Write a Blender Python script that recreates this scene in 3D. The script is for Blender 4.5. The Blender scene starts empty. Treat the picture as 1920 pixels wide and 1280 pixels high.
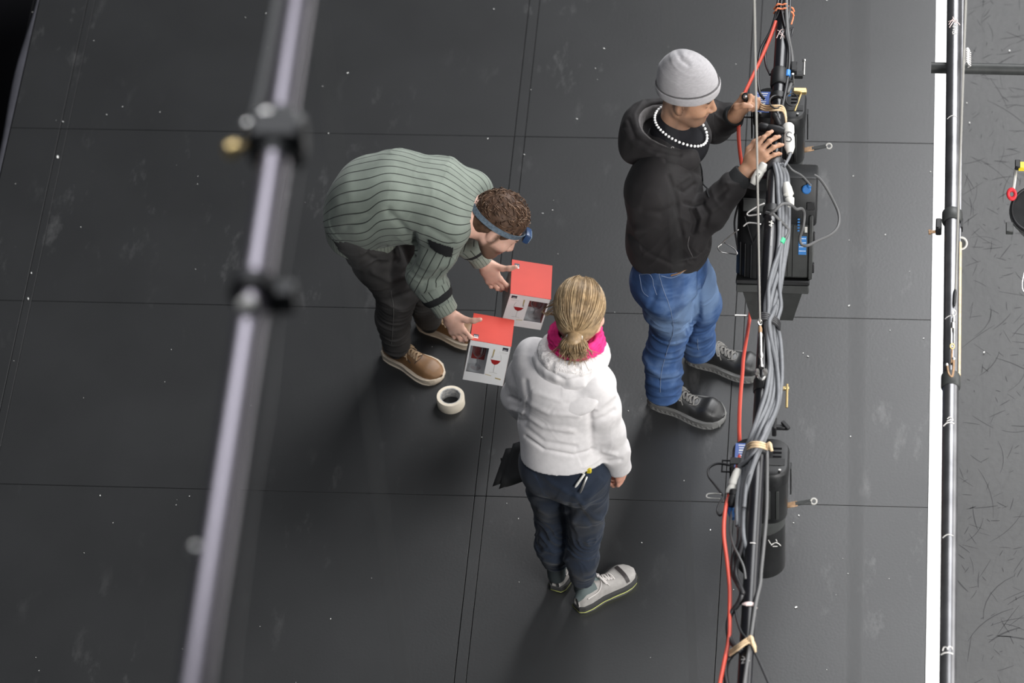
import bpy, bmesh, math, random
import numpy as np
from mathutils import Vector, Matrix

# ------------------------------------------------------------------ camera, light, exposure
scene = bpy.context.scene
COL = scene.collection
FPX = 7665.4                                   # focal length in pixels of the 1920x1280 frame
PSI, YAW, ROLL = np.radians([48.188, 8.235, -4.905])
DIST = 16.5
_hd = np.array([-np.sin(YAW), np.cos(YAW), 0.0])
FWD = np.cos(PSI) * _hd + np.array([0, 0, -np.sin(PSI)])
_r0 = np.array([np.cos(YAW), np.sin(YAW), 0.0]); _u0 = np.cross(_r0, FWD)
RT = np.cos(ROLL) * _r0 + np.sin(ROLL) * _u0
UP = -np.sin(ROLL) * _r0 + np.cos(ROLL) * _u0
CAM = -FWD * DIST

cd = bpy.data.cameras.new('camera'); co = bpy.data.objects.new('camera', cd); COL.objects.link(co)
cd.sensor_width = 36.0; cd.lens = FPX / 1920 * 36; cd.clip_end = 200
co.matrix_world = Matrix(((RT[0], UP[0], -FWD[0], CAM[0]), (RT[1], UP[1], -FWD[1], CAM[1]),
                          (RT[2], UP[2], -FWD[2], CAM[2]), (0, 0, 0, 1)))
cd.dof.use_dof = True; cd.dof.focus_distance = 15.4; cd.dof.aperture_fstop = 2.8
scene.camera = co

world = bpy.data.worlds.new('world'); scene.world = world; world.use_nodes = True
world.node_tree.nodes['Background'].inputs[0].default_value = (0.80, 0.86, 0.95, 1)
world.node_tree.nodes['Background'].inputs[1].default_value = 0.08

def area_light(name, loc, target, sx, sy, power, color):
    l = bpy.data.lights.new(name, 'AREA'); l.shape = 'RECTANGLE'; l.size = sx; l.size_y = sy
    l.energy = power; l.color = color
    o = bpy.data.objects.new(name, l); COL.objects.link(o); o.location = loc
    o.rotation_euler = (Vector(target) - Vector(loc)).to_track_quat('-Z', 'Y').to_euler()
    return o
area_light('overhead_work_light', (-0.2, -4.0, 9.8), (0.6, -0.4, 0.0), 2.2, 3.2, 185, (0.94, 0.955, 1.0))
area_light('front_work_light', (3.7, -4.6, 3.6), (0.3, -0.4, 0.5), 1.8, 1.8, 310, (1.0, 0.985, 0.965))
area_light('side_window_light', (5.8, 0.0, 2.6), (0.0, 0.0, 1.6), 7.0, 3.0, 300, (1.0, 0.985, 0.965))
area_light('back_work_light', (4.2, 6.1, 7.0), (1.8, 0.3, 0.0), 5.0, 6.5, 1250, (0.98, 0.985, 1.0))

vs = scene.view_settings
vs.view_transform = 'Standard'; vs.look = 'None'; vs.gamma = 1.0; vs.use_curve_mapping = False
vs.exposure = 0.15

# ------------------------------------------------------------------ helpers
def ray(x, y): return FWD + RT * (x - 960) / FPX - UP * (y - 640) / FPX
def P(x, y, z=0.0):
    d = ray(x, y); return CAM + d * ((z - CAM[2]) / d[2])
def PY(x, y, yy):                                # point of the sight line at world y
    d = ray(x, y); return CAM + d * ((yy - CAM[1]) / d[1])
def proj(v):
    q = np.asarray(v) - CAM; w = q @ FWD
    return np.stack([960 + FPX * (q @ RT) / w, 640 - FPX * (q @ UP) / w], -1)
def nrm(v): v = np.asarray(v, float); return v / np.linalg.norm(v)
def A(*v): return np.array(v, float)

ORG = {}
def link(o, parent=None, loc=None):
    COL.objects.link(o)
    if parent is not None: o.parent = parent; ORG[o.name] = ORG[parent.name]
    else:
        ORG[o.name] = np.zeros(3) if loc is None else np.asarray(loc, float)
        o.location = ORG[o.name]
    return o
def tag(o, label=None, cat=None, group=None, kind=None):
    if label: o['label'] = label
    if cat: o['category'] = cat
    if group: o['group'] = group
    if kind: o['kind'] = kind
    return o
def empty(name, loc, label, cat, group=None):
    o = bpy.data.objects.new(name, None); o.empty_display_size = 0.1
    link(o, None, loc); return tag(o, label, cat, group)
def meshobj(name, v, faces, mat, parent=None, loc=None, smooth=True, colors=None, attrs=None, mats=None, midx=None):
    v = np.asarray(v, float)
    org = ORG[parent.name] if parent is not None else (np.zeros(3) if loc is None else np.asarray(loc, float))
    me = bpy.data.meshes.new(name)
    if isinstance(faces, np.ndarray):
        n = len(faces); k = faces.shape[1]
        me.vertices.add(len(v)); me.vertices.foreach_set('co', (v - org).astype(np.float32).ravel())
        me.loops.add(n * k); me.loops.foreach_set('vertex_index', faces.astype(np.int32).ravel())
        me.polygons.add(n); me.polygons.foreach_set('loop_start', np.arange(0, n * k, k, dtype=np.int32))
        me.update(calc_edges=True); me.validate()
    else:
        me.from_pydata((v - org).tolist(), [], faces); me.update()
    if smooth is True: me.polygons.foreach_set('use_smooth', np.ones(len(me.polygons), bool))
    if mats:
        for m in mats: me.materials.append(m)
        if midx is not None: me.polygons.foreach_set('material_index', np.asarray(midx, np.int32))
    elif mat is not None: me.materials.append(mat)
    if colors is not None:
        a = me.attributes.new('Col', 'FLOAT_COLOR', 'POINT')
        a.data.foreach_set('color', np.concatenate([colors, np.ones((len(v), 1))], 1).astype(np.float32).ravel())
    for k_, arr in (attrs or {}).items():
        a = me.attributes.new(k_, 'FLOAT', 'POINT'); a.data.foreach_set('value', np.asarray(arr, np.float32))
    o = bpy.data.objects.new(name, me)
    link(o, parent, loc)
    if smooth == 'auto':
        me.polygons.foreach_set('use_smooth', np.ones(len(me.polygons), bool))
        try: me.set_sharp_from_angle(angle=math.radians(38))
        except Exception: pass
    return o

def catmull(pts, n=6):
    p = np.asarray(pts, float); m = len(p)
    if m < 3: return p
    q = np.vstack([2 * p[0] - p[1], p, 2 * p[-1] - p[-2]]); out = []
    for i in range(1, m):
        a, b, c, d = q[i - 1], q[i], q[i + 1], q[i + 2]
        for t in np.arange(n) / n:
            out.append(.5 * ((2 * b) + (c - a) * t + (2 * a - 5 * b + 4 * c - d) * t * t + (3 * b - a - 3 * c + d) * t ** 3))
    out.append(p[-1]); return np.array(out)

class MB:
    """collects simple solids and builds one mesh"""
    def __init__(s): s.v = []; s.f = []
    def add(s, v, f):
        o = len(s.v); s.v += [tuple(map(float, x)) for x in v]; s.f += [tuple(int(i) + o for i in q) for q in f]; return s
    def box(s, c, size, R=None, bev=0.0, seg=1):
        bm = bmesh.new(); bmesh.ops.create_cube(bm, size=1.0)
        for vv in bm.verts: vv.co = Vector((vv.co.x * size[0], vv.co.y * size[1], vv.co.z * size[2]))
        if bev > 0: bmesh.ops.bevel(bm, geom=bm.edges[:], offset=bev, segments=seg, affect='EDGES', profile=.5)
        bm.verts.ensure_lookup_table()
        v = np.array([tuple(x.co) for x in bm.verts]); f = [[x.index for x in q.verts] for q in bm.faces]
        bm.free()
        if R is not None: v = v @ np.asarray(R)          # rows of R are the box axes
        return s.add(v + np.asarray(c), f)
    def cyl(s, a, b, r1, r2=None, n=20, cap=True):
        return s.lathe(a, b, [(0, r1), (1, r1 if r2 is None else r2)], n, cap)
    def lathe(s, a, b, prof, n=24, cap=True, start=0.0):
        """prof: list of (t along a->b, radius)"""
        a = np.asarray(a, float); b = np.asarray(b, float); d = b - a
        w = nrm(d); x = nrm(np.cross(w, [0, 0, 1.0]) if abs(w[2]) < .95 else np.cross(w, [0, 1.0, 0])); y = np.cross(w, x)
        th = np.arange(n) * 2 * np.pi / n + start
        v = []; f = []
        for t, r in prof:
            c = a + d * t
            for q in th: v.append(c + r * (np.cos(q) * x + np.sin(q) * y))
        m = len(prof)
        for i in range(m - 1):
            for j in range(n):
                k = (j + 1) % n; f.append((i * n + j, i * n + k, (i + 1) * n + k, (i + 1) * n + j))
        if cap:
            f.append(tuple(range(n - 1, -1, -1))); f.append(tuple((m - 1) * n + j for j in range(n)))
        return s.add(v, f)
    def tube(s, pts, r, n=8, cap=True):
        p = np.asarray(pts, float); m = len(p); r = np.full(m, r) if np.isscalar(r) else np.asarray(r, float)
        t = np.gradient(p, axis=0); t /= np.maximum(np.linalg.norm(t, axis=1)[:, None], 1e-9)
        x = np.cross(t[0], [0, 0, 1.0]);
        if np.linalg.norm(x) < .1: x = np.cross(t[0], [0, 1.0, 0])
        x = nrm(x); v = []; f = []
        for i in range(m):
            x = x - t[i] * (x @ t[i]); x = nrm(x); y = np.cross(t[i], x)
            for j in range(n):
                q = 2 * np.pi * j / n; v.append(p[i] + r[i] * (np.cos(q) * x + np.sin(q) * y))
        for i in range(m - 1):
            for j in range(n):
                k = (j + 1) % n; f.append((i * n + j, i * n + k, (i + 1) * n + k, (i + 1) * n + j))
        if cap: f.append(tuple(range(n - 1, -1, -1))); f.append(tuple((m - 1) * n + j for j in range(n)))
        return s.add(v, f)
    def ring(s, c, ax, R_, r, n=24, m=8, sx=1.0):
        ax = nrm(ax); x = nrm(np.cross(ax, [0, 0, 1.0]) if abs(ax[2]) < .95 else np.cross(ax, [1.0, 0, 0])); y = np.cross(ax, x)
        v = []; f = []
        for i in range(n):
            a = 2 * np.pi * i / n; d = np.cos(a) * x * sx + np.sin(a) * y
            for j in range(m):
                b = 2 * np.pi * j / m; v.append(np.asarray(c) + d * (R_ + r * np.cos(b)) + ax * r * np.sin(b))
        for i in range(n):
            for j in range(m):
                f.append((i * m + j, ((i + 1) % n) * m + j, ((i + 1) % n) * m + (j + 1) % m, i * m + (j + 1) % m))
        return s.add(v, f)
    def prism(s, poly, o, x, y, z0, z1):
        """polygon in the x,y frame at o, extruded along x cross y from z0 to z1"""
        x = np.asarray(x, float); y = np.asarray(y, float); z = np.cross(x, y); o = np.asarray(o, float); n = len(poly)
        v = [o + p[0] * x + p[1] * y + z * z0 for p in poly] + [o + p[0] * x + p[1] * y + z * z1 for p in poly]
        f = [tuple(range(n - 1, -1, -1)), tuple(range(n, 2 * n))] + [(i, (i + 1) % n, n + (i + 1) % n, n + i) for i in range(n)]
        return s.add(v, f)
    def sphere(s, c, r, n=12, m=8, R=None):
        r = np.array([r, r, r], float) if np.isscalar(r) else np.asarray(r, float)
        v = [(0, 0, 1)]; f = []
        for i in range(1, m):
            a = np.pi * i / m
            for j in range(n): b = 2 * np.pi * j / n; v.append((np.sin(a) * np.cos(b), np.sin(a) * np.sin(b), np.cos(a)))
        v.append((0, 0, -1)); v = np.array(v) * r
        if R is not None: v = v @ np.asarray(R)
        for j in range(n): f.append((0, 1 + j, 1 + (j + 1) % n))
        for i in range(m - 2):
            for j in range(n):
                k = (j + 1) % n; f.append((1 + i * n + j, 1 + (i + 1) * n + j, 1 + (i + 1) * n + k, 1 + i * n + k))
        l = len(v) - 1; b0 = 1 + (m - 2) * n
        for j in range(n): f.append((l, b0 + (j + 1) % n, b0 + j))
        return s.add(v + np.asarray(c), f)
    def build(s, name, mat, parent=None, loc=None, smooth='auto'):
        return meshobj(name, np.array(s.v), s.f, mat, parent, loc, smooth)

# ------------------------------------------------------------------ materials
MAT = {}
def mat(name, color, rough=.6, spec=.4, metal=0.0, noise=0.0, nscale=30, bump=0.0, bscale=200, bdist=.002,
        colattr=False, sheen=0.0, coat=0.0, stretch=None, col2=None):
    m = bpy.data.materials.new(name); m.use_nodes = True; nt = m.node_tree; N = nt.nodes; L = nt.links
    b = N['Principled BSDF']; b.inputs['Roughness'].default_value = rough; b.inputs['Metallic'].default_value = metal
    b.inputs['Specular IOR Level'].default_value = spec
    if sheen: b.inputs['Sheen Weight'].default_value = sheen
    if coat: b.inputs['Coat Weight'].default_value = coat; b.inputs['Coat Roughness'].default_value = .15
    tc = N.new('ShaderNodeTexCoord'); src = tc.outputs['Object']
    if stretch:
        mp = N.new('ShaderNodeMapping'); mp.inputs['Scale'].default_value = stretch; L.new(src, mp.inputs[0]); src = mp.outputs[0]
    base = None
    if colattr:
        at = N.new('ShaderNodeAttribute'); at.attribute_name = 'Col'; base = at.outputs['Color']
    if noise > 0 or col2:
        nz = N.new('ShaderNodeTexNoise'); nz.inputs['Scale'].default_value = nscale; nz.inputs['Detail'].default_value = 6
        L.new(src, nz.inputs['Vector'])
        mx = N.new('ShaderNodeMix'); mx.data_type = 'RGBA'
        if col2:
            rp = N.new('ShaderNodeValToRGB'); rp.color_ramp.elements[0].position = .35; rp.color_ramp.elements[1].position = .65
            L.new(nz.outputs['Fac'], rp.inputs[0]); L.new(rp.outputs[0], mx.inputs[0])
            mx.inputs[6].default_value = (*color, 1); mx.inputs[7].default_value = (*col2, 1)
        else:
            mr = N.new('ShaderNodeMapRange'); mr.inputs[1].default_value = .3; mr.inputs[2].default_value = .7
            mr.inputs[3].default_value = 1 - noise; mr.inputs[4].default_value = 1 + noise
            L.new(nz.outputs['Fac'], mr.inputs[0]); mx.blend_type = 'MULTIPLY'; mx.inputs[0].default_value = 1
            if base is not None: L.new(base, mx.inputs[6])
            else: mx.inputs[6].default_value = (*color, 1)
            L.new(mr.outputs[0], mx.inputs[7])
        base = mx.outputs[2]
    if base is not None: L.new(base, b.inputs['Base Color'])
    else: b.inputs['Base Color'].default_value = (*color, 1)
    if bump > 0:
        n2 = N.new('ShaderNodeTexNoise'); n2.inputs['Scale'].default_value = bscale; n2.inputs['Detail'].default_value = 4
        L.new(src, n2.inputs['Vector'])
        bp = N.new('ShaderNodeBump'); bp.inputs['Strength'].default_value = bump; bp.inputs['Distance'].default_value = bdist
        L.new(n2.outputs['Fac'], bp.inputs['Height']); L.new(bp.outputs[0], b.inputs['Normal'])
    MAT[name] = m; return m
def node_of(m, t): return [n for n in m.node_tree.nodes if n.bl_idname == t]

mat('floor_panel', (.022, .0226, .0233), rough=.37, spec=.5, noise=.12, nscale=2.2, bump=.12, bscale=90)
mat('gap_dark', (.012, .012, .013), rough=.9, spec=.1)
mat('black_void', (.004, .004, .005), rough=.9, spec=.1)
mat('edge_cloth', (.05, .05, .06), rough=.8, noise=.2, nscale=8)
mat('white_board', (.88, .88, .87), rough=.6)
mat('black_paint', (.007, .007, .009), rough=.28, spec=.4, noise=.25, nscale=14, bump=.05, bscale=60)
mat('black_metal', (.009, .0095, .010), rough=.48, spec=.3, noise=.3, nscale=20, bump=.06, bscale=160)
mat('grey_metal', (.030, .032, .031), rough=.5, spec=.35, noise=.2, nscale=20)
mat('dark_plastic', (.010, .010, .011), rough=.5, spec=.3)
mat('pipe_grey', (.13, .13, .135), rough=.30, metal=.8, noise=.25, nscale=10, bump=.04, bscale=50)
mat('blur_pipe', (.17, .158, .178), rough=.33, metal=.9)
mat('steel', (.55, .54, .52), rough=.32, metal=1.0, noise=.15, nscale=60)
mat('steel_cable', (.46, .45, .42), rough=.5, metal=.4, bump=.3, bscale=900)
mat('brass', (.55, .42, .20), rough=.4, metal=.9)
mat('rust', (.30, .19, .11), rough=.55, metal=.5, noise=.3, nscale=80)
mat('grey_rubber', (.125, .130, .139), rough=.5, spec=.4, noise=.1, nscale=40)
mat('black_rubber', (.018, .018, .02), rough=.45, spec=.45)
mat('mid_rubber', (.09, .09, .09), rough=.5)
mat('orange_rubber', (.62, .085, .055), rough=.45, spec=.4)
mat('chalk_white', (.75, .73, .70), rough=.8)
mat('chalk_pink', (.75, .60, .57), rough=.8)
mat('white_plastic', (.58, .57, .53), rough=.4, noise=.05)
mat('ink', (.015, .015, .02), rough=.6)
mat('tie_beige', (.60, .44, .27), rough=.75, noise=.2, nscale=60, bump=.2, bscale=200)
mat('tie_orange', (.75, .22, .10), rough=.7)
mat('label_blue', (.10, .17, .47), rough=.45)
mat('label_sky', (.03, .16, .42), rough=.45)
mat('blue_plastic', (.02, .12, .34), rough=.45)
mat('blue_tape', (.05, .22, .60), rough=.5)
mat('green_tape', (.05, .40, .20), rough=.5)
mat('red_plastic', (.55, .02, .03), rough=.4)
mat('yellow_tape', (.70, .55, .03), rough=.5)
mat('tape_cream', (.78, .70, .57), rough=.65, noise=.05, nscale=30, bump=.1, bscale=300)
mat('card_core', (.60, .58, .54), rough=.7, col2=(.30, .31, .32), nscale=90)
mat('box_red', (.50, .052, .036), rough=.5, spec=.2, noise=.05, nscale=12)
mat('box_white', (.86, .85, .84), rough=.45, noise=.03, nscale=10)
mat('box_grey', (.30, .295, .29), rough=.5, noise=.15, nscale=25)
mat('print_black', (.02, .02, .035), rough=.5)
mat('print_wine', (.36, .02, .02), rough=.45)
mat('print_red', (.48, .05, .035), rough=.5)
mat('print_line', (.42, .41, .38), rough=.6)
mat('print_gold', (.45, .36, .17), rough=.5)
mat('glass', (.95, .96, .97), rough=.03, spec=.5)
def clear_mat(name, tint, gloss):
    m = MAT.get(name) or mat(name, (1, 1, 1)); nt = m.node_tree; N = nt.nodes; L = nt.links; out = [n for n in N if n.type == 'OUTPUT_MATERIAL'][0]
    tr = N.new('ShaderNodeBsdfTransparent'); tr.inputs[0].default_value = (*tint, 1); gl = N.new('ShaderNodeBsdfGlossy'); gl.inputs['Roughness'].default_value = .06
    lw = N.new('ShaderNodeLayerWeight'); lw.inputs[0].default_value = gloss; mx = N.new('ShaderNodeMixShader')
    L.new(lw.outputs['Facing'], mx.inputs[0]); L.new(tr.outputs[0], mx.inputs[1]); L.new(gl.outputs[0], mx.inputs[2]); L.new(mx.outputs[0], out.inputs[0])
clear_mat('glass', (.90, .91, .92), .35)
clear_mat('film', (.93, .94, .95), .10)
mat('sheet_black', (.022, .022, .022), rough=.6, noise=.3, nscale=12)
mat('speck', (.75, .75, .72), rough=.8)
# ------------------------------------------------------------------ the setting
def scratched_floor():
    m = mat('scratched_floor', (.1, .1, .1), rough=.55, spec=.4, bump=.25, bscale=35, bdist=.004)
    nt = m.node_tree; N = nt.nodes; L = nt.links; b = N['Principled BSDF']
    tc = N.new('ShaderNodeTexCoord')
    def scr(rot, sc, dist, w, seed):
        mp = N.new('ShaderNodeMapping'); mp.inputs['Rotation'].default_value = (0, 0, rot); mp.inputs['Scale'].default_value = sc
        mp.inputs['Location'].default_value = (seed, seed * 1.7, 0)
        nz = N.new('ShaderNodeTexNoise'); nz.inputs['Scale'].default_value = 2.5; nz.inputs['Detail'].default_value = 2
        ad = N.new('ShaderNodeVectorMath'); ad.operation = 'MULTIPLY_ADD'; ad.inputs[1].default_value = (dist, dist, 0)
        vo = N.new('ShaderNodeTexVoronoi'); vo.feature = 'DISTANCE_TO_EDGE'; vo.inputs['Scale'].default_value = 1
        L.new(tc.outputs['Object'], mp.inputs[0]); L.new(mp.outputs[0], nz.inputs['Vector'])
        L.new(nz.outputs['Color'], ad.inputs[0]); L.new(mp.outputs[0], ad.inputs[2]); L.new(ad.outputs[0], vo.inputs['Vector'])
        mr = N.new('ShaderNodeMapRange'); mr.inputs[1].default_value = 0; mr.inputs[2].default_value = w
        mr.inputs[3].default_value = 1; mr.inputs[4].default_value = 0; L.new(vo.outputs['Distance'], mr.inputs[0])
        n2 = N.new('ShaderNodeTexNoise'); n2.inputs['Scale'].default_value = 1.6; L.new(mp.outputs[0], n2.inputs['Vector'])
        m2 = N.new('ShaderNodeMapRange'); m2.inputs[1].default_value = .47; m2.inputs[2].default_value = .60; L.new(n2.outputs['Fac'], m2.inputs[0])
        mu = N.new('ShaderNodeMath'); mu.operation = 'MULTIPLY'; L.new(mr.outputs[0], mu.inputs[0]); L.new(m2.outputs[0], mu.inputs[1])
        return mu.outputs[0]
    outs = [scr(.9, (9, 2.2, 1), .35, .028, 1.3), scr(-.55, (8, 2.0, 1), .4, .026, 7.1), scr(.25, (10, 2.6, 1), .5, .028, 3.9), scr(1.9, (6, 1.6, 1), .4, .022, 12.), scr(2.5, (14, 4, 1), .5, .03, 5.5)]
    cur = outs[0]
    for o in outs[1:]:
        mx = N.new('ShaderNodeMath'); mx.operation = 'MAXIMUM'; L.new(cur, mx.inputs[0]); L.new(o, mx.inputs[1]); cur = mx.outputs[0]
    nz = N.new('ShaderNodeTexNoise'); nz.inputs['Scale'].default_value = 4; nz.inputs['Detail'].default_value = 5; L.new(tc.outputs['Object'], nz.inputs['Vector'])
    rp = N.new('ShaderNodeMix'); rp.data_type = 'RGBA'; rp.inputs[6].default_value = (.036, .0365, .037, 1); rp.inputs[7].default_value = (.056, .056, .0555, 1)
    L.new(nz.outputs['Fac'], rp.inputs[0])
    mx = N.new('ShaderNodeMix'); mx.data_type = 'RGBA'; mx.inputs[7].default_value = (.022, .022, .023, 1)
    sc = N.new('ShaderNodeMath'); sc.operation = 'MULTIPLY'; sc.inputs[1].default_value = .22; L.new(cur, sc.inputs[0])
    L.new(sc.outputs[0], mx.inputs[0]); L.new(rp.outputs[2], mx.inputs[6]); L.new(mx.outputs[2], b.inputs['Base Color'])
    return m
scratched_floor()

def dusty(m):
    nt = m.node_tree; N = nt.nodes; L = nt.links; b = N['Principled BSDF']; src = b.inputs['Base Color'].links[0].from_socket
    ge = N.new('ShaderNodeNewGeometry'); mp = N.new('ShaderNodeMapping'); mp.inputs['Scale'].default_value = (9, 3.5, 1); mp.inputs['Rotation'].default_value = (0, 0, -.5); L.new(ge.outputs['Position'], mp.inputs[0])
    n1 = N.new('ShaderNodeTexNoise'); n1.inputs['Scale'].default_value = 1.0; n1.inputs['Detail'].default_value = 8; n1.inputs['Roughness'].default_value = .7; L.new(mp.outputs[0], n1.inputs['Vector'])
    n2 = N.new('ShaderNodeTexNoise'); n2.inputs['Scale'].default_value = .9; L.new(ge.outputs['Position'], n2.inputs['Vector'])
    r1 = N.new('ShaderNodeMapRange'); r1.inputs[1].default_value = .57; r1.inputs[2].default_value = .78; L.new(n1.outputs['Fac'], r1.inputs[0])
    r2 = N.new('ShaderNodeMapRange'); r2.inputs[1].default_value = .45; r2.inputs[2].default_value = .62; r2.inputs[4].default_value = .7; L.new(n2.outputs['Fac'], r2.inputs[0])
    mu = N.new('ShaderNodeMath'); mu.operation = 'MULTIPLY'; L.new(r1.outputs[0], mu.inputs[0]); L.new(r2.outputs[0], mu.inputs[1])
    mx = N.new('ShaderNodeMix'); mx.data_type = 'RGBA'; mx.inputs[7].default_value = (.12, .12, .12, 1); L.new(mu.outputs[0], mx.inputs[0]); L.new(src, mx.inputs[6]); L.new(mx.outputs[2], b.inputs['Base Color'])
dusty(MAT['floor_panel'])
# stage floor: a sub-floor with separate painted boards on it, the joints are real gaps
SX = 1.0248
floor = MB().box((-.28, 0, -.06), (4.0, 7.0, .08), bev=0).build('floor', MAT['gap_dark'], smooth=False)
tag(floor, 'dark grey stage floor of large painted boards', kind='structure')
cols = [(-2.245, -2.0325, 1), (-2.0302, -1.9985, 0), (-1.9970, -1.0615, 1), (-1.0595, -1.0290, 0), (-1.0272, -.0835, 1), (-.0810, -.0385, 0),
        (-.0364, .8935, 1), (.8957, .9305, 0), (.9320, 1.680, 1)]
rows = [-3.25, -1.80, -.8085, .166, 1.1575, 2.15, 3.15]
rnd = random.Random(4)
cache = {}
def floor_board(x0, x1, y0, y1, dz, name):
    w, d = round(x1 - x0, 4), round(y1 - y0, 4)
    if (w, d) not in cache:
        tmp = MB().box((0, 0, 0), (w, d, .02), bev=.0012)
        me = bpy.data.meshes.new(name); me.from_pydata(tmp.v, [], tmp.f); me.materials.append(MAT['floor_panel']); cache[(w, d)] = me
    o = bpy.data.objects.new(name, cache[(w, d)]); COL.objects.link(o); o.parent = floor
    o.location = ((x0 + x1) / 2, (y0 + y1) / 2, -.01 + dz); return o
for x0, x1, wide in cols:
    if wide:
        for j in range(len(rows) - 1):
            floor_board(x0, x1, rows[j] + .0010, rows[j + 1] - .0010, -rnd.random() * .0015, 'floor_board')
    else:
        for j in range(0, len(rows) - 1, 2):
            floor_board(x0, x1, rows[j] + .001, rows[min(j + 2, len(rows) - 1)] - .001, -rnd.random() * .001, 'joint_strip')

tag(MB().box((1.727, 0, -.006), (.092, 7.0, .014), bev=.001).build('trim_1', MAT['white_board'], smooth=False),
    'bright white border strip along the stage edge', kind='structure')
tag(MB().box((3.3, 0, -.015), (3.05, 8.0, .02)).build('floor_right', MAT['scratched_floor'], smooth=False),
    'scuffed grey floor right of the white strip', kind='structure')
tag(MB().box((-4.2, 0, -1.3), (6.0, 9.0, .1)).build('floor_left', MAT['black_void'], smooth=False), 'black pit beside the stage', kind='structure')
# rounded cloth edge of the stage at the left, slightly wavy
ys = np.linspace(-3.4, 3.4, 90); v = []; f = []
prof = [(-.004, .004), (-.016, .006), (-.028, -.004), (-.036, -.03), (-.04, -.12), (-.042, -.9)]
for i, y in enumerate(ys):
    wv = .010 * math.sin(y * 3.1 + .7) + .006 * math.sin(y * 7.3)
    for k, (a, z) in enumerate(prof): v.append((-2.243 + a + wv * (k > 0), y, z))
n = len(prof)
for i in range(len(ys) - 1):
    for k in range(n - 1): f.append((i * n + k, i * n + k + 1, (i + 1) * n + k + 1, (i + 1) * n + k))
e = meshobj('trim_2', np.array(v), f, MAT['edge_cloth']); tag(e, 'dark cloth edging hanging over the stage side', kind='structure')

# small white scraps and grit lying about on the boards
sp = MB(); rnd = random.Random(11)
spots = [(108, 294, 9), (59, 512, 5), (53, 560, 6), (118, 228, 4), (652, 137, 5), (915, 260, 4), (983, 290, 4), (1018, 400, 3), (1036, 394, 3),
         (1133, 91, 4), (1082, 223, 4), (926, 17, 3), (188, 929, 4), (470, 760, 2), (1592, 573, 5), (1515, 668, 4), (1506, 662, 3), (1595, 818, 4),
         (1590, 1075, 3), (1332, 993, 4), (1498, 966, 4), (1488, 980, 3), (1203, 1017, 3), (1178, 770, 3), (947, 760, 3), (972, 972, 3), (1493, 1138, 6),
         (1893, 95, 4), (1813, 193, 3), (1818, 230, 4), (1745, 322, 3), (1732, 634, 3), (1550, 0, 5), (300, 210, 3), (230, 200, 3), (200, 215, 3), (616, 250, 4),
         (499, 25, 3), (460, 33, 2), (605, 162, 3), (385, 1087, 3), (355, 930, 2), (212, 980, 2), (620, 1160, 3), (1845, 660, 5), (1600, 330, 3), (1660, 440, 3)]
for i in range(60): spots.append((rnd.uniform(0, 1740), rnd.uniform(0, 1280), rnd.uniform(1.2, 2.4)))
for x, y, s in spots:
    p = P(x, y, .001); r = s / 480 / 2; a = rnd.random() * 3; c, q = math.cos(a), math.sin(a)
    pts = [(r * rnd.uniform(.7, 1.3) * math.cos(t), r * .6 * rnd.uniform(.6, 1.2) * math.sin(t)) for t in np.arange(5) * 1.2566]
    sp.prism([(c * u - q * w, q * u + c * w) for u, w in pts], p, (1, 0, 0), (0, 1, 0), 0, .0015)
tag(sp.build('floor_grit', MAT['speck'], smooth=False), 'tiny white paint flecks and grit scattered over the stage floor', 'grit', kind='stuff')
# chalk scuffs on the floor
def scuff(pts, w):
    b = MB()
    for (x0, y0), (x1, y1) in zip(pts[:-1], pts[1:]):
        a = P(x0, y0, .0012); c = P(x1, y1, .0012); d = nrm(c - a); s_ = np.cross([0, 0, 1], d)
        L_ = np.linalg.norm(c - a); b.prism([(0, -w / 2), (L_, -w * .4), (L_, w * .4), (0, w / 2)], a, d, s_, 0, .0006)
    return b
s1 = scuff([(1378, 590.5), (1400, 591)], .006)
tag(s1.build('chalk_line', MAT['chalk_white'], smooth=False), 'short white chalk tick on the floor joint by the red cable', 'chalk mark')

# dark curved scuffs on the floor beyond the white strip
sm = MB(); rnd = random.Random(21); np_r = np.random.RandomState(8)
for i in range(1900):
    x = rnd.uniform(1.80, 3.3); y = rnd.uniform(-2.2, 2.2); a = rnd.choice([.5, .75, .9, 1.2, -.15, .05, 2.4, 2.0, 1.6]) + rnd.gauss(0, .25); L_ = min(.5, rnd.expovariate(1 / .055) + .012); k = rnd.gauss(0, 3.5)
    w = rnd.uniform(.0006, .0022) * (1.6 if rnd.random() < .08 else 1); n = 6; l, r = [], []
    for j in range(n + 1):
        t = j / n; l.append((x, y)); a += k * L_ / n; x += math.cos(a) * L_ / n; y += math.sin(a) * L_ / n
    V = []
    for j in range(n + 1):
        d = np.array(l[min(j + 1, n)]) - np.array(l[max(j - 1, 0)]); d /= max(np.linalg.norm(d), 1e-6); ww = w * math.sin(math.pi * (.12 + .76 * j / n)); c = np.array(l[j])
        if c[0] < 1.782: c = np.array([1.782, c[1]])
        V += [(c[0] - d[1] * ww, c[1] + d[0] * ww, -.0046), (c[0] + d[1] * ww, c[1] - d[0] * ww, -.0046)]
    sm.add(V, [(2 * j, 2 * j + 1, 2 * j + 3, 2 * j + 2) for j in range(n)])
mat('scuff_dark', (.024, .024, .025), rough=.6, spec=.3)
tag(sm.build('scuff_marks', MAT['scuff_dark'], smooth=False), 'dark curved scuff marks covering the floor right of the white strip', 'scuff marks', kind='stuff')
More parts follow.
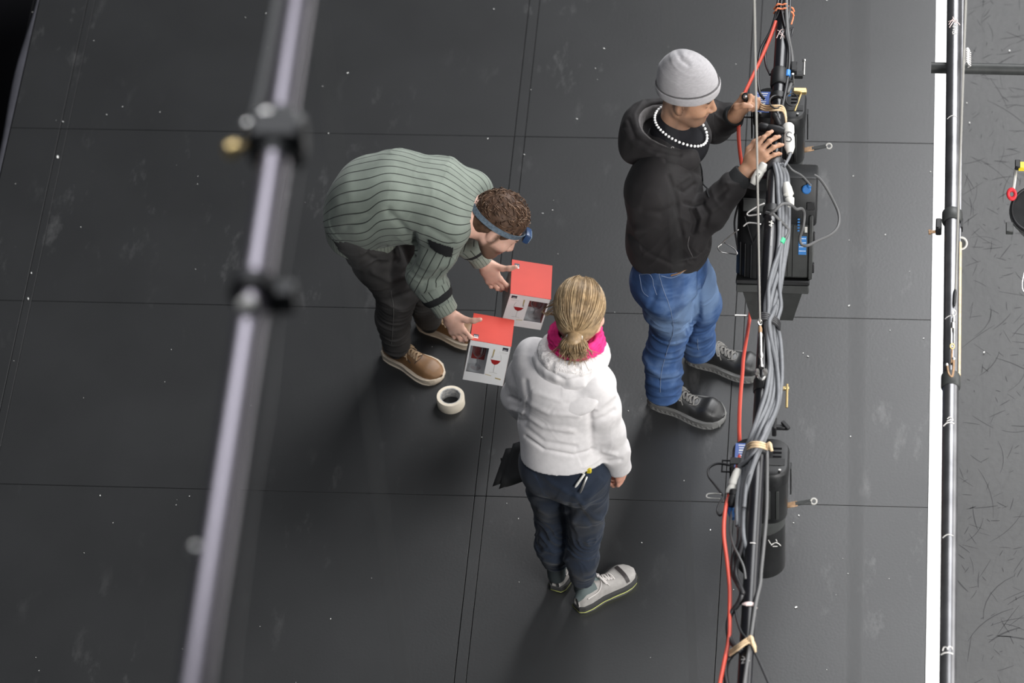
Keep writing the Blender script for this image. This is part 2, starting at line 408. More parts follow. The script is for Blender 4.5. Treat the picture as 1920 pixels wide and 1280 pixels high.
# ------------------------------------------------------------------ implicit surfaces for soft shapes
class Field:
    def __init__(s, lo, hi, h):
        s.lo = np.asarray(lo, float); s.h = h; s.n = np.ceil((np.asarray(hi, float) - s.lo) / h).astype(int) + 1
        s.D = np.full(s.n, 1.0, np.float32)
    def blk(s, b0, b1):
        i0 = np.clip(np.floor((b0 - s.lo) / s.h).astype(int), 0, s.n); i1 = np.clip(np.ceil((b1 - s.lo) / s.h).astype(int) + 1, 0, s.n)
        if np.any(i1 <= i0): return None
        sl = tuple(slice(a, b) for a, b in zip(i0, i1))
        X, Y, Z = [(s.lo[k] + s.h * np.arange(i0[k], i1[k])).astype(np.float32) for k in range(3)]
        return sl, X[:, None, None], Y[None, :, None], Z[None, None, :]
    def put(s, prim, k=.02, sub=False):
        fn, b0, b1 = prim; q = s.blk(b0 - 2 * k - 2 * s.h, b1 + 2 * k + 2 * s.h)
        if q is None: return s
        sl, X, Y, Z = q; d = fn(X, Y, Z); a = s.D[sl]
        if sub: d = -d; h = np.clip(.5 - .5 * (d - a) / k, 0, 1); s.D[sl] = a * h + d * (1 - h) + k * h * (1 - h)
        else: h = np.clip(.5 + .5 * (d - a) / k, 0, 1); s.D[sl] = d * (1 - h) + a * h - k * h * (1 - h)
        return s
    def clip(s, p, n):                       # keep the side against n
        n = nrm(n); X, Y, Z = [(s.lo[k] + s.h * np.arange(s.n[k])).astype(np.float32) for k in range(3)]
        d = (X - p[0])[:, None, None] * n[0] + (Y - p[1])[None, :, None] * n[1] + (Z - p[2])[None, None, :] * n[2]
        s.D = np.maximum(s.D, d.astype(np.float32)); return s
    def mesh(s, smooth=1):
        D = s.D; S = D < 0
        c = np.zeros(np.array(D.shape) - 1, np.int8)
        offs = [(i, j, k) for i in (0, 1) for j in (0, 1) for k in (0, 1)]
        nx, ny, nz = D.shape
        for i, j, k in offs: c += S[i:nx - 1 + i, j:ny - 1 + j, k:nz - 1 + k]
        act = (c > 0) & (c < 8); ii = np.argwhere(act); idx = np.full(act.shape, -1, np.int32); idx[act] = np.arange(len(ii))
        acc = np.zeros((len(ii), 3)); w = np.zeros(len(ii))
        val = {o: D[ii[:, 0] + o[0], ii[:, 1] + o[1], ii[:, 2] + o[2]].astype(float) for o in offs}
        for o in offs:
            for ax in range(3):
                if o[ax] == 0:
                    o2 = list(o); o2[ax] = 1; o2 = tuple(o2); d1, d2 = val[o], val[o2]; m = (d1 < 0) != (d2 < 0)
                    t = np.where(m, d1 / np.where(m, d1 - d2, 1), 0); p = np.tile(np.array(o, float), (len(ii), 1)); p[:, ax] += t
                    acc += p * m[:, None]; w += m
        v = s.lo + s.h * (ii + acc / w[:, None]); Q = []
        for ax in range(3):
            a1, a2 = [(1, 2), (2, 0), (0, 1)][ax]
            sh = [slice(1, -1)] * 3; sh[ax] = slice(0, -1); s2 = list(sh); s2[ax] = slice(1, None)
            A_, B_ = S[tuple(sh)], S[tuple(s2)]
            g = np.argwhere(A_ != B_)
            if len(g) == 0: continue
            g = g + np.array([0 if k == ax else 1 for k in range(3)])
            ins = S[g[:, 0], g[:, 1], g[:, 2]]
            def cell(d1, d2):
                q = g.copy(); q[:, a1] += d1; q[:, a2] += d2; return idx[q[:, 0], q[:, 1], q[:, 2]]
            q = np.stack([cell(-1, -1), cell(0, -1), cell(0, 0), cell(-1, 0)], 1); q[~ins] = q[~ins][:, ::-1]; Q.append(q)
        q = np.concatenate(Q); q = q[(q >= 0).all(1)]
        if smooth: v = lap(v, q, smooth)
        return v, q
def lap(v, q, it, lam=.5):
    a = np.concatenate([q[:, 0], q[:, 1], q[:, 2], q[:, 3]]); b = np.concatenate([q[:, 1], q[:, 2], q[:, 3], q[:, 0]]); n = len(v)
    cnt = np.maximum(np.bincount(a, minlength=n) + np.bincount(b, minlength=n), 1)
    for _ in range(it):
        m = np.stack([np.bincount(a, v[b, k], n) + np.bincount(b, v[a, k], n) for k in range(3)], 1) / cnt[:, None]; v = v + lam * (m - v)
    return v
def vnorm(v, q):
    n = np.cross(v[q[:, 2]] - v[q[:, 0]], v[q[:, 3]] - v[q[:, 1]]); o = np.zeros_like(v)
    for k in range(3):
        for c in range(4): o[:, k] += np.bincount(q[:, c], n[:, k], len(v))
    return o / np.maximum(np.linalg.norm(o, axis=1)[:, None], 1e-12)
def cone(a, b, ra, rb=None):
    a = np.asarray(a, float); b = np.asarray(b, float); rb = ra if rb is None else rb; d = b - a; L2 = max(d @ d, 1e-9)
    def fn(X, Y, Z):
        x, y, z = X - a[0], Y - a[1], Z - a[2]; t = np.clip((x * d[0] + y * d[1] + z * d[2]) / L2, 0, 1)
        return np.sqrt((x - t * d[0]) ** 2 + (y - t * d[1]) ** 2 + (z - t * d[2]) ** 2) - (ra + (rb - ra) * t)
    r = max(ra, rb); return fn, np.minimum(a, b) - r, np.maximum(a, b) + r
def ell(c, r, R=None):
    c = np.asarray(c, float); r = np.asarray(r, float); R = np.eye(3) if R is None else np.asarray(R, float)
    def fn(X, Y, Z):
        x, y, z = X - c[0], Y - c[1], Z - c[2]; u = [R[k][0] * x + R[k][1] * y + R[k][2] * z for k in range(3)]
        k0 = np.sqrt((u[0] / r[0]) ** 2 + (u[1] / r[1]) ** 2 + (u[2] / r[2]) ** 2)
        k1 = np.sqrt((u[0] / r[0] ** 2) ** 2 + (u[1] / r[1] ** 2) ** 2 + (u[2] / r[2] ** 2) ** 2)
        return k0 * (k0 - 1) / np.maximum(k1, 1e-6)
    m = r.max(); return fn, c - m, c + m
def eseg(a, b, side, ra, rb, flat=''):
    """elliptic tapered limb from a to b; ra, rb = (radius along side, radius across); flat: 'a', 'b' or 'ab' square ends"""
    a = np.asarray(a, float); b = np.asarray(b, float); d = b - a; L2 = d @ d; w = nrm(d)
    s_ = np.asarray(side, float); s_ = nrm(s_ - w * (s_ @ w)); o = np.cross(w, s_); Ln = math.sqrt(L2)
    def fn(X, Y, Z):
        x, y, z = X - a[0], Y - a[1], Z - a[2]; tt = (x * d[0] + y * d[1] + z * d[2]) / L2; t = np.clip(tt, 0, 1)
        vs_ = x * s_[0] + y * s_[1] + z * s_[2]; vo = x * o[0] + y * o[1] + z * o[2]; vw = (tt - t) * Ln
        rs = ra[0] + (rb[0] - ra[0]) * t; ro = ra[1] + (rb[1] - ra[1]) * t; rw = np.minimum(rs, ro)
        k0 = np.sqrt((vs_ / rs) ** 2 + (vo / ro) ** 2 + (vw / rw) ** 2)
        k1 = np.sqrt((vs_ / rs ** 2) ** 2 + (vo / ro ** 2) ** 2 + (vw / rw ** 2) ** 2)
        e = np.where(k1 > 1e-6, k0 * (k0 - 1) / np.maximum(k1, 1e-6), -rw)
        if 'a' in flat: e = np.maximum(e, -tt * Ln)
        if 'b' in flat: e = np.maximum(e, (tt - 1) * Ln)
        return e
    m = max(*ra, *rb); return fn, np.minimum(a, b) - m, np.maximum(a, b) + m
def limb(F, pts, rad, k=.02, flat_end=False, flat_start=False):
    for i in range(len(pts) - 1):
        fl = ('b' if flat_end and i == len(pts) - 2 else '') + ('a' if flat_start and i == 0 else '')
        r0, r1 = rad[i], rad[i + 1]
        if fl:
            w = nrm(np.asarray(pts[i + 1]) - pts[i]); sd = np.cross(w, [.3, .5, .8]); F.put(eseg(pts[i], pts[i + 1], sd, (r0, r0), (r1, r1), fl), k)
        else: F.put(cone(pts[i], pts[i + 1], r0, r1), k)
_T = np.random.RandomState(3).rand(32, 32, 32)
def vnoise(p):
    i = np.floor(p).astype(int); f = p - i; f = f * f * (3 - 2 * f); o = 0
    for a in (0, 1):
        for b in (0, 1):
            for c in (0, 1):
                w = (f[:, 0] if a else 1 - f[:, 0]) * (f[:, 1] if b else 1 - f[:, 1]) * (f[:, 2] if c else 1 - f[:, 2])
                o = o + w * _T[(i[:, 0] + a) % 32, (i[:, 1] + b) % 32, (i[:, 2] + c) % 32]
    return o * 2 - 1
def axis_coords(v, a, b, side):
    """(along, angle, distance, t) of vertices about the segment a-b"""
    a = np.asarray(a, float); d = np.asarray(b, float) - a; L_ = np.linalg.norm(d); w = d / L_
    s_ = np.asarray(side, float); s_ = nrm(s_ - w * (s_ @ w)); o = np.cross(w, s_); q = v - a
    al = q @ w; x = q @ s_; y = q @ o; t = np.clip(al / L_, 0, 1); c = a + t[:, None] * d
    return al, np.arctan2(y, x), np.linalg.norm(v - c, axis=1), t
def crumple(v, q, segs, amp, wl=.05, seed=0., loose=.6):
    """soft folds running round the limb segments: segs = [(a, b, strength)]"""
    n = vnorm(v, q); best = np.full(len(v), 9.); al_ = np.zeros(len(v)); st = np.zeros(len(v)); off = 0
    for a, b, s_ in segs:
        al, an, di, t = axis_coords(v, a, b, [.31, .52, .8]); m = di < best
        best[m] = di[m]; al_[m] = al[m] + off; st[m] = s_; off += np.linalg.norm(np.asarray(b) - a)
    warp = vnoise(v * 9 + seed) * 1.6 * loose + vnoise(v * 4 + seed + 5) * 1.2 * loose
    ph = al_ / wl * 2 + warp * 1.5
    r = 1 - np.abs(vnoise(np.stack([ph, np.full(len(v), seed), v[:, 0] * 3 + v[:, 1] * 3], 1)))
    mask = .35 + .65 * np.clip(vnoise(v * 7 + seed + 11) + .5, 0, 1)
    return v + n * (amp * st * mask * (r ** 2 - .45))[:, None]
def fold(v, q, folds):
    """press creases (amp<0) or raise seams (amp>0) along polylines drawn where the folds lie on the near side of the cloth"""
    n = vnorm(v, q); uv = proj(v); fac = (n @ -FWD); d_ = np.zeros(len(v))
    for pts, w, amp in folds:
        pts = np.asarray(pts, float); best = np.full(len(v), 1e9)
        for a, b in zip(pts[:-1], pts[1:]):
            e = b - a; t = np.clip(((uv - a) @ e) / (e @ e), 0, 1); dd = np.linalg.norm(uv - a - t[:, None] * e, axis=1)
            best = np.minimum(best, dd + 2.5 * w * (np.abs(t - .5) > .499) * 0)
        d_ += amp * np.exp(-(best / w) ** 2) * (fac > .05)
    return v + n * d_[:, None]
def colorize(n, base): return np.tile(np.asarray(base, float), (n, 1))
def blend(c, m, col):
    m = np.clip(m, 0, 1)[:, None]; return c * (1 - m) + np.asarray(col) * m

def frame(fwd, up):
    f_ = nrm(fwd); l = nrm(np.cross(up, f_)); u = np.cross(f_, l); return np.array([f_, l, u])     # rows: forward, left, up
def head_shape(F, c, R, s=1.0):
    def w(f_, l, u): return np.asarray(c) + s * (f_ * R[0] + l * R[1] + u * R[2])
    F.put(ell(w(-.012, 0, .028), A(.101, .078, .094) * s, R), .01)
    F.put(ell(w(.036, 0, -.038), A(.060, .062, .085) * s, R), .03)
    F.put(ell(w(.070, 0, -.104), A(.026, .030, .020) * s, R), .03)
    for e in (-1, 1): F.put(cone(w(-.01, .056 * e, -.060), w(.055, .030 * e, -.103), .020 * s, .018 * s), .03)
    F.put(cone(w(.078, -.034, .016), w(.078, .034, .016), .015 * s), .015)
    for e in (-1, 1):
        F.put(ell(w(.097, .032 * e, -.006), A(.012, .016, .010) * s, R), .010, sub=True)
        F.put(ell(w(.077, .031 * e, -.006), A(.013, .014, .012) * s, R), .004)
        F.put(ell(w(.062, .040 * e, -.040), A(.026, .020, .020) * s, R), .02)
        F.put(ell(w(-.008, .080 * e, -.018), A(.023, .009, .035) * s, frame(R[0] + .5 * e * R[1], R[2] - .2 * R[0])), .006)
        F.put(ell(w(.000, .090 * e, -.016), A(.011, .006, .020) * s, R), .005, sub=True)
        F.put(ell(w(.101, .012 * e, -.048), A(.010, .008, .008) * s, R), .008)
    F.put(cone(w(.090, 0, .004), w(.112, 0, -.040), .007 * s, .0115 * s), .010)
    F.put(ell(w(.092, 0, -.069), A(.010, .024, .006) * s, R), .006)
    F.put(ell(w(.090, 0, -.080), A(.010, .021, .006) * s, R), .006)
    F.put(ell(w(.106, 0, -.0745), A(.010, .018, .0012) * s, R), .003, sub=True)
    return w
def rotd(d, n, a):
    a = math.radians(a); return np.cos(a) * d + np.sin(a) * n
def hand_shape(F, w, d, n, t, curls, thumb, s=1.0, spread=(7, 1, -5, -11), wr=None):
    """w wrist, d finger direction, n the way the palm faces, t thumb side"""
    d = nrm(d); t = np.asarray(t, float); t = nrm(t - d * (t @ d)); n_ = np.cross(d, t); n = n_ if n_ @ np.asarray(n) > 0 else -n_
    F.put(eseg(w - .015 * d, w + .035 * d * s, t, (.027 * s, .019 * s), (.036 * s, .018 * s)), .012)
    F.put(eseg(w + .03 * d * s, w + .080 * d * s, t, (.036 * s, .017 * s), (.040 * s, .0135 * s)), .012)
    F.put(ell(w + s * (.035 * d + .024 * t + .010 * n), A(.030, .016, .015) * s, np.array([d, t, n])), .014)
    tips = []
    for i, off in enumerate((.030, .010, -.011, -.030)):
        ls = ((.040, .025, .021), (.045, .029, .022), (.041, .027, .021), (.032, .020, .019))[i]
        r = (.0092, .0094, .0090, .0080)[i]
        sp = math.radians(spread[i]); dd = nrm(np.cos(sp) * d + np.sin(sp) * t)
        p = w + s * ((.084 if i < 3 else .077) * d + off * t); ang = 0
        for j in range(3):
            ang += curls[i][j]; q = p + s * ls[j] * nrm(rotd(dd, n, ang))
            F.put(cone(p, q, s * r * (1 - .07 * j), s * r * (.95 - .07 * j)), .0045 if j else .008)
            F.put(ell(p - n * .001, A(1, 1, 1) * s * r * 1.06), .004); p = q
        tips.append(p)
    p = w + s * (.018 * d + .026 * t + .006 * n)
    for j, (cd_, ct, cn) in enumerate(thumb):
        q = p + s * (.044, .034, .028)[j] * nrm(cd_ * d + ct * t + cn * n); r0 = (.0155, .0118, .0105)[j]; r1 = (.0122, .0108, .0085)[j]
        F.put(cone(p, q, s * r0, s * r1), .008); p = q
    tips.append(p)
    return tips
def nails(v, c, tips, col=(.80, .56, .48)): return c

def shoe(parent, name, heel, direc, L_=.295, W_=.104, z0=0.0, mats=None, soleh=.026, toe=.055, collar=.098, sole_m=None, lug=False, lab=None):
    """upper lofted over a foot outline + sole slab + tongue and laces; returns parts"""
    d = nrm(A(direc[0], direc[1], 0)); s_ = A(-d[1], d[0], 0); heel = np.asarray(heel, float)
    def hw(t): return W_ / 2 * (np.interp(t, [0, .06, .18, .38, .55, .70, .82, .91, .97, 1.0], [.30, .56, .68, .66, .82, .98, .98, .82, .52, .10]))
    def top(t): return np.interp(t, [0, .04, .12, .30, .42, .55, .68, .80, .92, 1.0], [.070, .088, collar, collar * .98, collar * .90, .078, .066, toe + .006, toe * .86, soleh + .008])
    ts = np.concatenate([np.linspace(0, .1, 6), np.linspace(.14, .86, 22), np.linspace(.89, 1, 8)]); m = 17
    v = []; f = []
    for t in ts:
        h = top(t); w = hw(t) * .96
        for j in range(m):
            a = np.pi * j / (m - 1); cx = math.copysign(abs(math.cos(a)) ** .62, math.cos(a)); sz = math.sin(a) ** (.72 if t > .45 else .55)
            nar = 1 - (.30 if t < .45 else .30 * max(0, 1 - (t - .45) / .3)) * (sz ** 2)
            v.append(heel + d * t * L_ + s_ * w * cx * nar + A(0, 0, z0 + soleh * .75 + (h - soleh * .75) * sz))
    for i in range(len(ts) - 1):
        for j in range(m - 1): f.append((i * m + j, i * m + j + 1, (i + 1) * m + j + 1, (i + 1) * m + j))
    f.append(tuple(range(m))); f.append(tuple(range((len(ts) - 1) * m + m - 1, (len(ts) - 1) * m - 1, -1)))
    ob = meshobj(name, np.array(v), f, mats['upper'], parent)
    b = MB(); tt = np.concatenate([np.linspace(0, .1, 7), np.linspace(.15, .85, 18), np.linspace(.88, 1, 9)])
    out = [(t * L_ * 1.012 - .003, hw(t) + .004) for t in tt]; poly = out + [(x, -y) for x, y in out[::-1]]
    def ringat(z, g): return [heel + d * (x + (g if x > L_ / 2 else -g)) + s_ * (y + math.copysign(g, y)) + A(0, 0, z0 + z) for x, y in poly]
    zs = [(0.0, -.004), (.004, 0), (soleh * .55, .0015), (soleh, -.001), (soleh + .004, -.006)]
    V = []; Fc = []; n = len(poly)
    for z, g in zs: V += ringat(z, g)
    for i in range(len(zs) - 1):
        for j in range(n): Fc.append((i * n + j, i * n + (j + 1) % n, (i + 1) * n + (j + 1) % n, (i + 1) * n + j))
    Fc.append(tuple(range(n - 1, -1, -1))); Fc.append(tuple((len(zs) - 1) * n + j for j in range(n)))
    b.add(V, Fc)
    if lug:
        for i in range(16):
            t = .03 + .94 * i / 15
            for e in (-1, 1): b.box(heel + d * t * L_ + s_ * e * (hw(t) + .001) + A(0, 0, z0 + .007), (.009, .012, .012), R=np.array([d, s_, [0, 0, 1.]]), bev=.001)
    b.build('sole', mats['sole'], ob)
    if 'band' in mats:                              # a coloured line round the sole
        V = ringat(soleh * .18, .0016) + ringat(soleh * .42, .0026); Fc = [(j, (j + 1) % n, n + (j + 1) % n, n + j) for j in range(n)]
        meshobj('sole_line', np.array(V), Fc, mats['band'], ob)
    def at(t, lat, lift=.002):                     # point of the upper at t along, lat across (1 = side edge)
        h = top(t); w = hw(t) * .96; k = max(-1, min(1, lat)); ca = abs(k) ** (1 / .62); sa = math.sqrt(max(0, 1 - ca * ca)); sz = sa ** (.72 if t > .45 else .55)
        nar = 1 - (.30 if t < .45 else .30 * max(0, 1 - (t - .45) / .3)) * sz * sz
        return heel + d * t * L_ + s_ * (w * k * nar + lift * k) + A(0, 0, z0 + soleh * .75 + (h - soleh * .75) * sz + lift * (1 - abs(k)) + lift * .2)
    tg = MB(); g = [(t, l) for t in np.linspace(.30, .60, 7) for l in np.linspace(-.34, .34, 5)]
    tv = [at(t, l, .0035 + (.016 * (1 - (t - .30) / .1) if t < .40 else 0)) for t, l in g]
    tf = [(i * 5 + j, i * 5 + j + 1, (i + 1) * 5 + j + 1, (i + 1) * 5 + j) for i in range(6) for j in range(4)]
    meshobj('tongue', np.array(tv), tf, mats.get('tongue', mats['upper']), ob)
    for i in range(5):
        t = .40 + .045 * i
        lc = MB(); e = 1 if i % 2 else -1
        lc.tube(catmull([at(t, -.46 * e, .003), at(t + .010, -.15 * e, .010), at(t + .022, .15 * e, .010), at(t + .034, .46 * e, .003)], 4), .0036, 6)
        lc.tube(catmull([at(t, .46 * e, .003), at(t + .010, .15 * e, .006), at(t + .022, -.15 * e, .006), at(t + .034, -.46 * e, .003)], 4), .0034, 6)
        lc.build('lace', mats['lace'], ob)
    lp = MB()
    for e in (-1, 1):
        lp.tube(catmull([at(.385, 0, .010), at(.40, .35 * e, .020), at(.44, .75 * e, .012), at(.46, .62 * e, .010), at(.41, .2 * e, .012), at(.385, 0, .010)], 5), .0030, 6)
        lp.tube(catmull([at(.385, 0, .011), at(.43, .5 * e, .014), at(.49, .85 * e, .004)], 5), .0020, 6)
    lp.build('lace_bow', mats['lace'], ob)
    return ob, at, top
def strands(paths, r0, n=3):
    b = MB()
    for p in paths:
        m = len(p); rr = r0 * np.sin(np.linspace(.35, 2.9, m)) ** .6; b.tube(p, rr, n, cap=False)
    return b
# ------------------------------------------------------------------ people
def skin_mat(name):
    m = mat(name, (.5, .3, .2), rough=.5, spec=.35, noise=.06, nscale=45, colattr=True, bump=.10, bscale=260, bdist=.001)
    b = m.node_tree.nodes['Principled BSDF']; b.inputs['Subsurface Weight'].default_value = .12
    b.inputs['Subsurface Radius'].default_value = (.012, .004, .002); b.inputs['Subsurface Scale'].default_value = .6
    return m
skin_mat('skin')
mat('hair_fair', (.27, .185, .10), rough=.45, spec=.4, noise=.35, nscale=50)
mat('hair_fair_light', (.43, .31, .175), rough=.42, spec=.4, noise=.3, nscale=50)
mat('hair_brown', (.075, .042, .026), rough=.6, spec=.25, noise=.4, nscale=60)
mat('hair_brown_light', (.16, .095, .058), rough=.42, spec=.4, noise=.3, nscale=60)
mat('hoodie_white', (.61, .588, .585), rough=.85, spec=.15, noise=.06, nscale=45, bump=.25, bscale=420, bdist=.0015, sheen=.15)
mat('fleece_white', (.70, .665, .65), rough=.95, spec=.1, noise=.12, nscale=120, bump=.8, bscale=260, bdist=.006, sheen=.2)
mat('scarf_pink', (.60, .022, .16), rough=.7, spec=.25, noise=.2, nscale=30, bump=.5, bscale=60, bdist=.004)
mat('trouser_navy', (.014, .021, .036), rough=.8, spec=.2, noise=.3, nscale=14, bump=.2, bscale=500, sheen=.1)
mat('hoodie_black', (.014, .0125, .013), rough=.75, spec=.25, noise=.15, nscale=20, bump=.25, bscale=380, bdist=.0015, sheen=.05)
mat('lining_grey', (.10, .095, .095), rough=.9, spec=.15, noise=.2, nscale=60, bump=.4, bscale=300)
mat('shirt_black', (.008, .008, .010), rough=.85, spec=.15)
mat('beanie_grey', (.31, .30, .308), rough=.9, spec=.1, noise=.10, nscale=70, stretch=(1, 1, 4), bump=.3, bscale=350, sheen=.2)
mat('pearl', (.85, .85, .84), rough=.2, spec=.6)
mat('jeans_seam', (.16, .21, .32), rough=.8)
mat('charcoal_denim', (.066, .063, .061), rough=.8, spec=.2, noise=.30, nscale=9, bump=.3, bscale=420)
mat('cuff_black', (.018, .019, .020), rough=.85, spec=.2, bump=.4, bscale=200)
mat('leather_brown', (.20, .105, .045), rough=.5, spec=.4, noise=.2, nscale=20, bump=.15, bscale=140)
mat('leather_dark', (.035, .030, .030), rough=.55)
mat('lace_tan', (.45, .32, .20), rough=.8)
mat('sole_cream', (.62, .53, .42), rough=.7)
mat('shoe_black', (.018, .018, .018), rough=.42, spec=.45, noise=.15, nscale=25, bump=.2, bscale=260)
mat('sole_grey', (.15, .15, .145), rough=.7)
mat('lace_grey', (.17, .165, .155), rough=.8)
mat('shoe_grey', (.33, .315, .30), rough=.85, noise=.1, nscale=50, bump=.2, bscale=300)
mat('shoe_teal', (.10, .125, .125), rough=.8, bump=.3, bscale=300)
mat('sole_dark', (.045, .045, .045), rough=.7)
mat('lime', (.62, .66, .22), rough=.6)
mat('lace_pale', (.52, .49, .47), rough=.8)
mat('headband', (.10, .135, .17), rough=.8, noise=.3, nscale=120, bump=.3, bscale=300)
mat('lamp_blue', (.025, .055, .13), rough=.35, spec=.5)
mat('lamp_lens', (.25, .33, .42), rough=.12, spec=.7)

def denim_mat():
    m = mat('denim_blue', (.04, .09, .22), rough=.8, spec=.2, bump=.35, bscale=420, bdist=.0012)
    nt = m.node_tree; N = nt.nodes; L = nt.links; b = N['Principled BSDF']; tc = N.new('ShaderNodeTexCoord')
    at = N.new('ShaderNodeAttribute'); at.attribute_name = 'fade'
    nz = N.new('ShaderNodeTexNoise'); nz.inputs['Scale'].default_value = 18; nz.inputs['Detail'].default_value = 6; L.new(tc.outputs['Object'], nz.inputs['Vector'])
    ad = N.new('ShaderNodeMath'); ad.operation = 'MULTIPLY_ADD'; ad.inputs[1].default_value = .5; L.new(nz.outputs['Fac'], ad.inputs[0]); L.new(at.outputs['Fac'], ad.inputs[2])
    rp = N.new('ShaderNodeValToRGB'); e = rp.color_ramp.elements; e[0].position = .15; e[0].color = (.016, .034, .085, 1); e[1].position = .84; e[1].color = (.16, .25, .42, 1)
    x = rp.color_ramp.elements.new(.5); x.color = (.040, .085, .205, 1)
    L.new(ad.outputs[0], rp.inputs[0]); L.new(rp.outputs[0], b.inputs['Base Color'])
denim_mat()
def knit_mat(name, base, line, freq):
    m = mat(name, base, rough=.88, spec=.15, sheen=.15)
    nt = m.node_tree; N = nt.nodes; L = nt.links; b = N['Principled BSDF']
    at = N.new('ShaderNodeAttribute'); at.attribute_name = 'rib'
    ms = N.new('ShaderNodeMath'); ms.operation = 'MULTIPLY'; ms.inputs[1].default_value = freq; L.new(at.outputs['Fac'], ms.inputs[0])
    fr = N.new('ShaderNodeMath'); fr.operation = 'FRACT'; L.new(ms.outputs[0], fr.inputs[0])
    pp = N.new('ShaderNodeMath'); pp.operation = 'PINGPONG'; pp.inputs[1].default_value = .5; L.new(fr.outputs[0], pp.inputs[0])
    mr = N.new('ShaderNodeMapRange'); mr.inputs[1].default_value = .02; mr.inputs[2].default_value = .085; L.new(pp.outputs[0], mr.inputs[0])
    tc = N.new('ShaderNodeTexCoord'); nz = N.new('ShaderNodeTexNoise'); nz.inputs['Scale'].default_value = 260; nz.inputs['Detail'].default_value = 3; L.new(tc.outputs['Object'], nz.inputs['Vector'])
    n2 = N.new('ShaderNodeTexNoise'); n2.inputs['Scale'].default_value = 9; L.new(tc.outputs['Object'], n2.inputs['Vector'])
    mx = N.new('ShaderNodeMix'); mx.data_type = 'RGBA'; mx.inputs[6].default_value = (*line, 1); mx.inputs[7].default_value = (*base, 1); L.new(mr.outputs[0], mx.inputs[0])
    mv = N.new('ShaderNodeMapRange'); mv.inputs[1].default_value = .3; mv.inputs[2].default_value = .7; mv.inputs[3].default_value = .82; mv.inputs[4].default_value = 1.15; L.new(n2.outputs['Fac'], mv.inputs[0])
    m3 = N.new('ShaderNodeMix'); m3.data_type = 'RGBA'; m3.blend_type = 'MULTIPLY'; m3.inputs[0].default_value = 1; L.new(mx.outputs[2], m3.inputs[6]); L.new(mv.outputs[0], m3.inputs[7])
    L.new(m3.outputs[2], b.inputs['Base Color'])
    hh = N.new('ShaderNodeMath'); hh.operation = 'MULTIPLY_ADD'; hh.inputs[1].default_value = .25; L.new(nz.outputs['Fac'], hh.inputs[0]); L.new(mr.outputs[0], hh.inputs[2])
    bp = N.new('ShaderNodeBump'); bp.inputs['Strength'].default_value = .6; bp.inputs['Distance'].default_value = .003; L.new(hh.outputs[0], bp.inputs['Height']); L.new(bp.outputs[0], b.inputs['Normal'])
    return m
knit_mat('knit_green', (.205, .235, .200), (.030, .034, .030), 1.0)
knit_mat('knit_rib', (.25, .275, .23), (.075, .085, .07), 1.0)

def surf_pts(v, q, px, lift=.0015, n=None):
    """points of the near side of a cloth mesh along a drawn line"""
    nn = vnorm(v, q); uv = proj(v); ok = (nn @ -FWD) > .02; vi = np.where(ok)[0]; dep = (v[vi] - CAM) @ FWD; out = []
    for p in catmull(px, 5) if len(px) > 2 else np.array([np.array(px[0]) * (1 - t) + np.array(px[1]) * t for t in np.linspace(0, 1, 8)]):
        d = np.linalg.norm(uv[vi] - p, axis=1); c = np.where(d < max(3.0, d.min() + .5))[0]; k = c[np.argmin(dep[c])]
        c = c[dep[c] < dep[k] + .03]; w = 1 / (d[c] + .3); w /= w.sum()
        o = (v[vi[c]] * w[:, None]).sum(0) + nn[vi[k]] * lift; out.append(o)
    return np.array(out)
def bounds(*pts, m=.25):
    p = np.array(pts); return p.min(0) - m, p.max(0) + m
def head_colors(v, c, R, C, brow, beard=None, lips=(.45, .2, .17), s=1.0):
    u = (v - np.asarray(c)) @ R.T / s; f_, l, h = u[:, 0], np.abs(u[:, 1]), u[:, 2]; near = np.linalg.norm(u, axis=1) < .17
    def ss(x, a, b): return np.clip((x - a) / (b - a), 0, 1)
    if beard is not None:
        m = ss(-h, .045, .065) * ss(f_ + .25 * (-h), .0, .03) * near * (h > -.14); m *= 1 - ss(f_ * 1. - .4 * l, .098, .104) * (np.abs(h + .05) < .016)
        sb = (ss(f_, -.01, .005) * ss(.03 - f_, 0, .012) * ss(l, .055, .062) * (h < .03) * (h > -.09)) * near
        C = blend(C, np.maximum(m, sb) * beard[1], beard[0])
    C = blend(C, ss(.0085 - np.abs(h + .0745), 0, .003) * ss(.023 - l, 0, .004) * ss(f_, .085, .092) * near, lips)
    C = blend(C, ss(.005 - np.abs(h - .019 + .12 * (l - .032) ** 2 * 20), 0, .002) * ss(.020 - np.abs(l - .032), 0, .004) * ss(f_, .06, .068) * near, brow)
    C = blend(C, ss(.0025 - np.abs(h + .008), 0, .001) * ss(.014 - np.abs(l - .031), 0, .003) * ss(f_, .07, .078) * near, np.asarray(brow) * .5)
    return C

